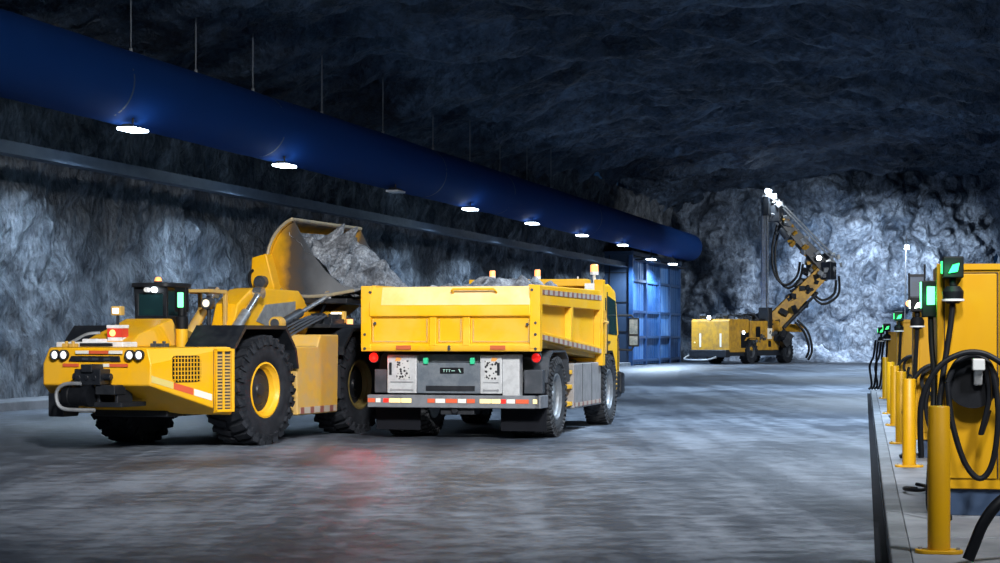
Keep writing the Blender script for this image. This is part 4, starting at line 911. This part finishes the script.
m = MB(); o1 = Vector((0.75, 0, 0.55)); m.cyl(el+o1*0.9, hd+o1*0.6, 0.05, n=8); m.cyl(el+o1*1.15, hd+o1*0.75, 0.05, n=8); m.cyl(hd+o1*0.7, tl_+Vector((0.1, 0, -0.3)), 0.04, n=8); m.build('stay_rod', M_steel, ub)
m = MB(); m.box(el.x-0.6, el.x+0.6, el.y-0.4, el.y+0.4, el.z-0.5, el.z+0.5); m.box(el.x-1.0, el.x-0.2, el.y-0.3, el.y+0.3, el.z-0.1, el.z+0.8)
for i in range(9):
    q = el+Vector((random.uniform(-0.9, 0.9), random.uniform(-0.4, 0.4), random.uniform(-0.7, 0.8))); m.cyl(q, q+Vector((random.uniform(-0.4, 0.4), random.uniform(-0.3, 0.3), random.uniform(-0.4, 0.4))), 0.12, n=10)
m.build('elbow_joint', M_bmetal, RG, bevel=0.03)
rr = random.Random(3)
def clutter(name, mat, a, b_, n, sp, s0, s1):
    m = MB()
    for i in range(n):
        c = a.lerp(b_, rr.random())+Vector([rr.uniform(-sp, sp) for _ in range(3)]); T = Matrix.Translation(c) @ Matrix.Rotation(rr.uniform(0, 6), 4, Vector([rr.uniform(-1, 1) for _ in range(3)]).normalized())
        w = [rr.uniform(s0, s1) for _ in range(3)]; m.box(-w[0], w[0], -w[1], w[1], -w[2], w[2], T)
    o = m.build(name, mat, RG, bevel=0.01); o['kind'] = 'stuff'
clutter('boom_fittings', M_steel, el, hd, 44, 0.42, 0.05, 0.18); clutter('boom_fittings', M_rigyel, el, hd, 14, 0.36, 0.06, 0.2)
clutter('boom_fittings', M_bmetal, pv, el, 46, 0.5, 0.06, 0.24); clutter('joint_fittings', M_steel, el+Vector((-0.5, 0, -0.2)), el+Vector((0.7, 0, 0.5)), 34, 0.6, 0.05, 0.16)
clutter('head_fittings', M_steel, hd, hd+Vector((-0.3, 0, 1.2)), 18, 0.35, 0.05, 0.15); clutter('deck_fittings', M_bmetal, pv+Vector((-1.2, 0, -0.1)), pv+Vector((0.8, 0, -1.2)), 26, 0.5, 0.1, 0.3)
clutter('deck_fittings', M_dsteel, Vector((-0.8, 0.4, 2.55)), Vector((0.8, 3.8, 2.55)), 22, 0.15, 0.08, 0.2); clutter('side_fittings', M_dsteel, Vector((1.2, 2.6, 1.2)), Vector((1.2, 5.8, 1.9)), 24, 0.12, 0.04, 0.12)
m = MB(); m.box(hd.x-0.45, hd.x+0.35, hd.y-0.3, hd.y+0.3, hd.z-0.45, hd.z+0.45); m.box(mt0.x+0.1, hd.x, hd.y-0.2, hd.y+0.2, hd.z-0.3, hd.z+0.15); m.cyl(hd+Vector((0.3, 0, -0.9)), hd+Vector((0.7, 0, -1.4)), 0.18); m.build('mast_mount', M_dsteel, RG, bevel=0.04)
rlamp('boom_light', rp_(819, 258, 102.8), 0.14, M_glow_line, (0.3, -1, 0))
m = MB()
for k, pts in enumerate(([(778, 222), (772, 250), (775, 275), (786, 285), (797, 276), (800, 262)], [(780, 224), (775, 252), (778, 277), (788, 288), (799, 280), (803, 264)], [(812, 292), (822, 300), (834, 294), (836, 280)], [(808, 290), (822, 304), (838, 295), (839, 276)], [(800, 280), (792, 300), (786, 315)], [(795, 322), (804, 332), (809, 348), (806, 358)], [(797, 320), (808, 332), (812, 350), (808, 360)])):
    m.tube(smooth_path([rp_(a_, b0, 103.2+0.1*k) for a_, b0 in pts]), 0.07, 6)
m.build('hydraulic_hose', M_blk, RG)
m = MB(); a = rp_(792, 324, 104.5); b_ = rp_(796, 332, 104.5); m.box(a.x-0.4, a.x+0.6, a.y-0.3, a.y+0.3, b_.z, a.z); m.build('hose_bracket', M_rigyel, RG, bevel=0.03)
wp = RM @ tl_; spot_light('mast_lamp_light', wp+Vector((0.3, -0.4, 0)), (18, 112, 3.5), 900, 110, (0.78, 0.9, 1.0), 0.15)
wp = P(819, 258, 102.0); spot_light('boom_lamp_light', wp+Vector((1.6, 2.0, 0.3)), (22, 112, 2.5), 9000, 100, (0.85, 0.92, 1.0), 0.2)
# rubble heap beside the rig
def f_rub(u, v):
    a = 2*PI*u; r = v
    x = 19.3+4.6*r*math.cos(a); y = 108.6+2.2*r*math.sin(a); q = Vector((x, y, 3))
    return (x, y, -0.05+(1-r)*(1.2+0.6*noise.fractal(q*1.1, 1, 2, 4))+0.25*(1-r)*noise.noise(q*2, noise_basis='VORONOI_F2F1'))
o = heap(120, 40, f_rub, 'rubble', M_rock_b); tag(o, 'low heap of dark rubble at the foot of the far wall', 'rubble', kind='stuff')

# lamp on the far wall with cable
fl0 = P(907, 247, 109.5)
wlp = empty('wall_lamp', fl0); tag(wlp, 'bright lamp on the far rock wall above the row of chargers', 'lamp')
m = MB(); m.box(-0.14, 0.14, 0.0, 0.25, -0.05, 0.15); m.cyl((0, 0.1, 0.15), (0, 0.1, 0.7), 0.03, n=8); m.build('lamp_housing', M_bmetal, wlp, bevel=0.03)
m = MB(); m.box(-0.13, 0.13, -0.02, 0.2, -0.14, -0.05); m.build('lamp_lens', M_glow_line, wlp, bevel=0.02)
m = MB(); m.tube([(0, 0.3, 0.0), (0.02, 0.6, -3.0), (0, 0.6, -5.0)], 0.03, 6); m.build('lamp_cable', M_dsteel, wlp)
spot_light('wall_lamp_light', fl0+Vector((0, -0.7, -0.15)), fl0+Vector((0, 1.6, -2.2)), 2600, 165, (0.82, 0.92, 1.0), 0.2)

# ------------------------------------------------------------------ bollards
bol = [(11.13, 0.91), (18.56, 0.90), (22.6, 0.90), (27.3, 0.90), (31.5, 0.90), (39.5, 0.90)]
m = MB()
def bollard_mb():
    m = MB(); m.lathe([(0.0001, 0.91), (0.060, 0.91), (0.066, 0.900), (0.066, 0.76), (0.069, 0.755), (0.069, 0.02), (0.0001, 0.02)], (0, 0, 0), (0, 0, 1), 32); return m
B_ = None
blab = ['yellow steel bollard nearest the camera with bolted base flange', 'second yellow bollard along the kerb, in front of the cabinet with cable loops behind it', 'third yellow bollard along the kerb from the camera', 'fourth yellow bollard along the kerb from the camera', 'fifth yellow bollard along the kerb from the camera', 'last yellow bollard at the far end of the kerb']
for i, (Y, h) in enumerate(bol):
    if B_ is None:
        b0 = empty('bollard', (rx(0.46, Y), Y, 0.12), -ROW)
        bollard_mb().build('post', M_bolyel, b0)
        m = MB(); m.prism(rrect(-0.145, 0.145, -0.085, 0.085, 0.08, 6), 'z', 0.0, 0.022); m.build('base_flange', M_bolyel, b0, bevel=0.004)
        for x in (-0.115, 0.115):
            m = MB(); m.cyl((x, 0, 0.02), (x, 0, 0.038), 0.013, n=6); m.build('bolt', M_steel, b0)
        B_ = b0
    else:
        b0 = copy_tree(B_); b0.location = (rx(0.46, Y), Y, 0.12)
    tag(b0, blab[i], 'bollard', 'yellow bollards along the kerb')

# ------------------------------------------------------------------ chargers
def head_parts(par, x, y, z, mat, holster=True, sz=1.0, vertical=False):
    m = MB(); w = 0.075*sz
    if vertical:
        m.box(x-w*0.9, x+w*0.9, y-0.05, y+0.10, z-0.17*sz, z+0.11*sz)
    else:
        m.box(x-w, x+w, y-0.05, y+0.10, z-0.08*sz, z+0.08*sz); m.cyl((x, y+0.02, z-0.14*sz), (x, y+0.02, z-0.08*sz), 0.028*sz, n=12)
    m.box(x-w*0.4, x+w*0.4, y+0.08, y+0.16, z-0.05, z+0.05)
    hp = m.build('indicator_head', M_blk, par, bevel=0.01)
    m = MB()
    if vertical: m.box(x-0.03*sz, x+0.03*sz, y-0.062, y-0.045, z-0.075*sz, z+0.065*sz); m.box(x-w*0.9-0.012, x-w*0.9+0.002, y-0.03, y+0.06, z-0.10*sz, z+0.10*sz)
    else: m.prism([(x-0.035*sz, z-0.045*sz), (x+0.03*sz, z-0.035*sz), (x+0.045*sz, z+0.03*sz), (x-0.005*sz, z+0.015*sz)], 'y', y-0.062, y-0.045); m.box(x-w-0.012, x-w+0.002, y-0.02, y+0.06, z-0.045*sz, z+0.045*sz)
    m.build('indicator_light', mat, hp)
    if mat in (M_glow_green, M_glow_green2) and sz == 1.0:
        d = bpy.data.lights.new('indicator_glow', 'POINT'); d.energy = 1.2; d.color = (0.05, 1.0, 0.3); d.shadow_soft_size = 0.02
        l = bpy.data.objects.new('indicator_glow', d); COL.objects.link(l); l.parent = hp; l.location = (x-w*0.5, y-0.14, z-0.02)
    if holster:
        m = MB(); m.lathe([(0.0001, -0.27*sz), (0.045*sz, -0.27*sz), (0.075*sz, -0.235*sz), (0.078*sz, -0.18*sz), (0.05*sz, -0.14*sz), (0.0001, -0.14*sz)], (x, y, z), (0, 0, 1), 20); ho = m.build('plug_holster', M_blk, par)
        m = MB(); m.lathe([(0.074*sz, -0.255*sz), (0.082*sz, -0.25*sz), (0.082*sz, -0.235*sz), (0.074*sz, -0.24*sz), (0.074*sz, -0.255*sz)], (x, y, z), (0, 0, 1), 20); m.build('holster_rim', M_white, ho)
    return hp
def cabinet(Yf, x0, wd, dep, ht, label, plinth=0.20):
    """camera-facing face at row position Yf; local x = across the row, y = along it"""
    r = empty('charging_cabinet', (rx(0.46+x0, Yf), Yf, 0.12), -ROW); tag(r, label, 'charger', 'yellow charging cabinets in a row')
    m = MB(); m.box(0, wd, 0, dep, plinth, ht); m.box(0, wd, -0.015, 0.02, ht-0.045, ht); m.box(0, 0.04, -0.015, 0.02, plinth, ht); m.box(wd-0.04, wd, -0.015, 0.02, plinth, ht); bd = m.build('cabinet_body', M_cabyel, r, bevel=0.008)
    m = MB(); m.box(0.08, wd-0.05, 0.03, dep-0.05, 0, plinth); m.build('plinth', M_dblue, r, bevel=0.006)
    return r
# nearest cabinet
C1 = cabinet(13.5, 0.09, 1.25, 0.95, 1.88, 'large yellow charging cabinet nearest the camera with a looped black cable')
m = MB(); m.box(0.05, 0.425, -0.012, 0.01, 0.28, 1.81); d1 = m.build('door', M_cabyel, C1, bevel=0.006)
m = MB(); m.box(0.43, 0.438, -0.008, 0.01, 0.28, 1.81); m.box(0.045, 0.052, -0.004, 0.01, 0.28, 1.81); m.box(0.045, 0.438, -0.006, 0.01, 1.812, 1.82); m.build('door_seam', M_bmetal, d1)
m = MB(); m.box(0.445, 1.20, -0.012, 0.01, 0.28, 1.83); m.build('door', M_cabyel, C1, bevel=0.006)
head_parts(C1, 0.105, -0.12, 1.855, M_glow_green)
head_parts(C1, -0.04, 0.35, 1.66, M_glow_green2, holster=False, vertical=True)
m = MB(); m.lathe([(0.0001, 0), (0.16, 0), (0.19, -0.02), (0.19, -0.07), (0.15, -0.08), (0.15, -0.10), (0.19, -0.11), (0.19, -0.15), (0.0001, -0.15)], (0.245, 0.0, 1.00), (0, 1, 0), 40); m.build('cable_reel', M_blk, C1)
m = MB(); m.box(0.235, 0.325, -0.30, -0.13, 1.09, 1.18); m.prism([(-0.28, 1.10), (-0.20, 0.98), (-0.15, 0.98), (-0.15, 1.10)], 'x', 0.25, 0.31); m.build('cable_hook', plain('pale_grey_metal', (0.50, 0.52, 0.52), 0.45, 0.2), C1, bevel=0.012)
def loop_pts(cx, cz, rx_, rz, a0, a1, y, n=26): return [(cx+rx_*math.cos(math.radians(a0+(a1-a0)*i/n)), y, cz+rz*math.sin(math.radians(a0+(a1-a0)*i/n))) for i in range(n+1)]
cb = MB()
cb.tube(smooth_path([(0.06, -0.24, 1.0), (0.09, -0.25, 0.72), (0.18, -0.25, 0.42), (0.29, -0.25, 0.30), (0.38, -0.25, 0.42), (0.42, -0.25, 0.75), (0.39, -0.24, 1.05), (0.33, -0.22, 1.17), (0.22, -0.2, 1.20), (0.12, -0.22, 1.14), (0.06, -0.24, 1.0)]), 0.022, 10)
cb.tube(smooth_path([(-0.13, -0.30, 0.45), (-0.13, -0.32, 0.85), (-0.02, -0.33, 1.10), (0.14, -0.32, 1.21), (0.30, -0.30, 1.22), (0.45, -0.3, 1.14), (0.60, -0.28, 1.02), (0.72, -0.22, 0.8), (0.70, -0.2, 0.55)]), 0.022, 10)
cb.tube(smooth_path([(0.33, -0.22, 1.15), (0.36, -0.2, 0.9), (0.30, -0.2, 0.62), (0.36, -0.18, 0.8)]), 0.02, 8)
cb.tube(smooth_path([(0.105, -0.12, 1.62), (0.09, -0.13, 1.45), (0.06, -0.14, 1.25), (0.03, -0.16, 1.05), (0.0, -0.2, 0.8), (-0.04, -0.25, 0.4), (-0.06, -0.3, 0.12), (-0.02, -0.36, 0.025), (0.08, -0.40, 0.025)]), 0.022, 10)
cb.tube(smooth_path([(-0.04, 0.35, 1.5), (-0.035, 0.33, 1.3), (-0.02, 0.25, 1.05), (-0.03, 0.1, 0.8), (-0.05, 0.0, 0.5), (-0.07, -0.05, 0.12), (-0.04, -0.02, 0.024), (0.04, 0.0, 0.024)]), 0.022, 10)
cb.build('charging_cable', M_blk, C1)
# farther cabinets
specs = [(20.0, 0.09, 1.66, 'second yellow charging cabinet, with paired white and red indicator lights', 0),
         (30.0, 0.09, 1.63, 'third yellow charging cabinet along the row, with green indicator', 1),
         (46.0, 0.09, 1.48, 'last yellow charging cabinet in the row, behind hanging black cables', 2)]
for Yf, x0, ht, lab, k in specs:
    c = cabinet(Yf, x0, 1.15, 0.9, ht, lab)
    m = MB(); m.box(0.06, 0.55, -0.012, 0.01, 0.28, ht-0.08); m.box(0.57, 1.09, -0.012, 0.01, 0.28, ht-0.08); m.build('door', M_cabyel, c, bevel=0.006)
    if k == 0:
        hp = head_parts(c, 0.03, -0.20, ht+0.04, glow('lit_pale_green_lens', (0.8, 1.0, 0.8), 4.0))
        m = MB(); m.cyl((-0.06, -0.20, ht+0.05), (-0.06, -0.15, ht+0.05), 0.035, n=12); m.build('status_lamp', M_glow_amber, hp)
        # framed dark screen on a thin post
        m = MB(); m.cyl((0.125, 0.3, 0.0), (0.125, 0.3, ht+0.5), 0.012, n=8); m.cyl((-0.045, 0.3, ht+0.04), (-0.045, 0.3, ht+0.4), 0.012, n=8); m.box(-0.05, 0.13, 0.29, 0.31, ht+0.36, ht+0.39); m.box(-0.05, 0.13, 0.29, 0.31, ht+0.11, ht+0.14); fr = m.build('screen_frame', M_bmetal, c)
        m = MB(); m.box(-0.04, 0.12, 0.297, 0.303, ht+0.14, ht+0.36); m.build('screen_glass', mat_glass('smoky_glass', (0.22, 0.25, 0.30)), fr)
        hx, hz = 0.0, ht-0.05
    elif k == 1:
        head_parts(c, 0.02, -0.20, ht+0.06, M_glow_green, sz=1.0); hx = 0.02
    else:
        head_parts(c, 0.02, -0.20, ht+0.12, M_glow_green, sz=1.25); head_parts(c, -0.12, -0.10, ht+0.04, M_glow_green, sz=1.1); hx = 0.0
    cb = MB()
    cb.tube(smooth_path([(hx+0.03, -0.20, ht-0.2), (hx+0.01, -0.22, ht-0.6), (hx-0.02, -0.24, 0.6), (hx-0.10, -0.28, 0.1), (hx-0.16, -0.3, 0.03)]), 0.024, 8)
    if k < 2:
        cb.tube(smooth_path([(hx-0.12, -0.3, 0.5), (hx-0.05, -0.32, 0.8), (hx+0.10, -0.30, 1.0), (hx+0.28, -0.28, 1.02), (hx+0.42, -0.26, 0.85), (hx+0.36, -0.24, 0.5), (hx+0.2, -0.24, 0.3), (hx+0.12, -0.26, 0.55), (hx+0.16, -0.28, 0.85)]), 0.024, 8)
        cb.lathe([(0.14, -0.04), (0.18, -0.04), (0.18, -0.12), (0.14, -0.12), (0.14, -0.04)], (hx+0.24, -0.0, 0.86), (0, 1, 0), 28)
    else:
        for q in range(4):
            dx = -0.10-0.07*q; cb.tube(smooth_path([(dx+0.05, -0.12, ht-0.2), (dx, -0.15, ht-0.6), (dx-0.10*(q % 2), -0.2, 0.6), (dx-0.05, -0.25, 0.15), (dx-0.12, -0.3, 0.03)]), 0.028, 8)
    cb.build('charging_cable', M_blk, c)

# thick hose in the lower right corner
hs = [P(968, 566, 10.5), P(974, 545, 10.5), P(984, 522, 10.5), P(1000, 502, 10.52), P(1025, 488, 10.6), P(1060, 492, 10.7), P(1085, 520, 10.75), P(1095, 556, 10.8)]
hs[0].z = 0.155; hs[-1].z = 0.155
m = MB(); m.tube(smooth_path(hs), 0.034, 12); o = m.build('charging_hose', M_blk)
tag(o, 'thick black hose arching over the sidewalk at the lower right corner', 'hose')
m = MB(); pts = [(3.56+0.09*math.cos(1+a*0.35), 15.4+0.22*math.sin(1+a*0.35), 0.145+0.0022*a) for a in range(19)]
m.tube(pts, 0.016, 8); o = m.build('cable_coil', M_blk); tag(o, 'small coil of black cable lying on the sidewalk behind the nearest bollard', 'cable')

bpy.context.view_layer.update()
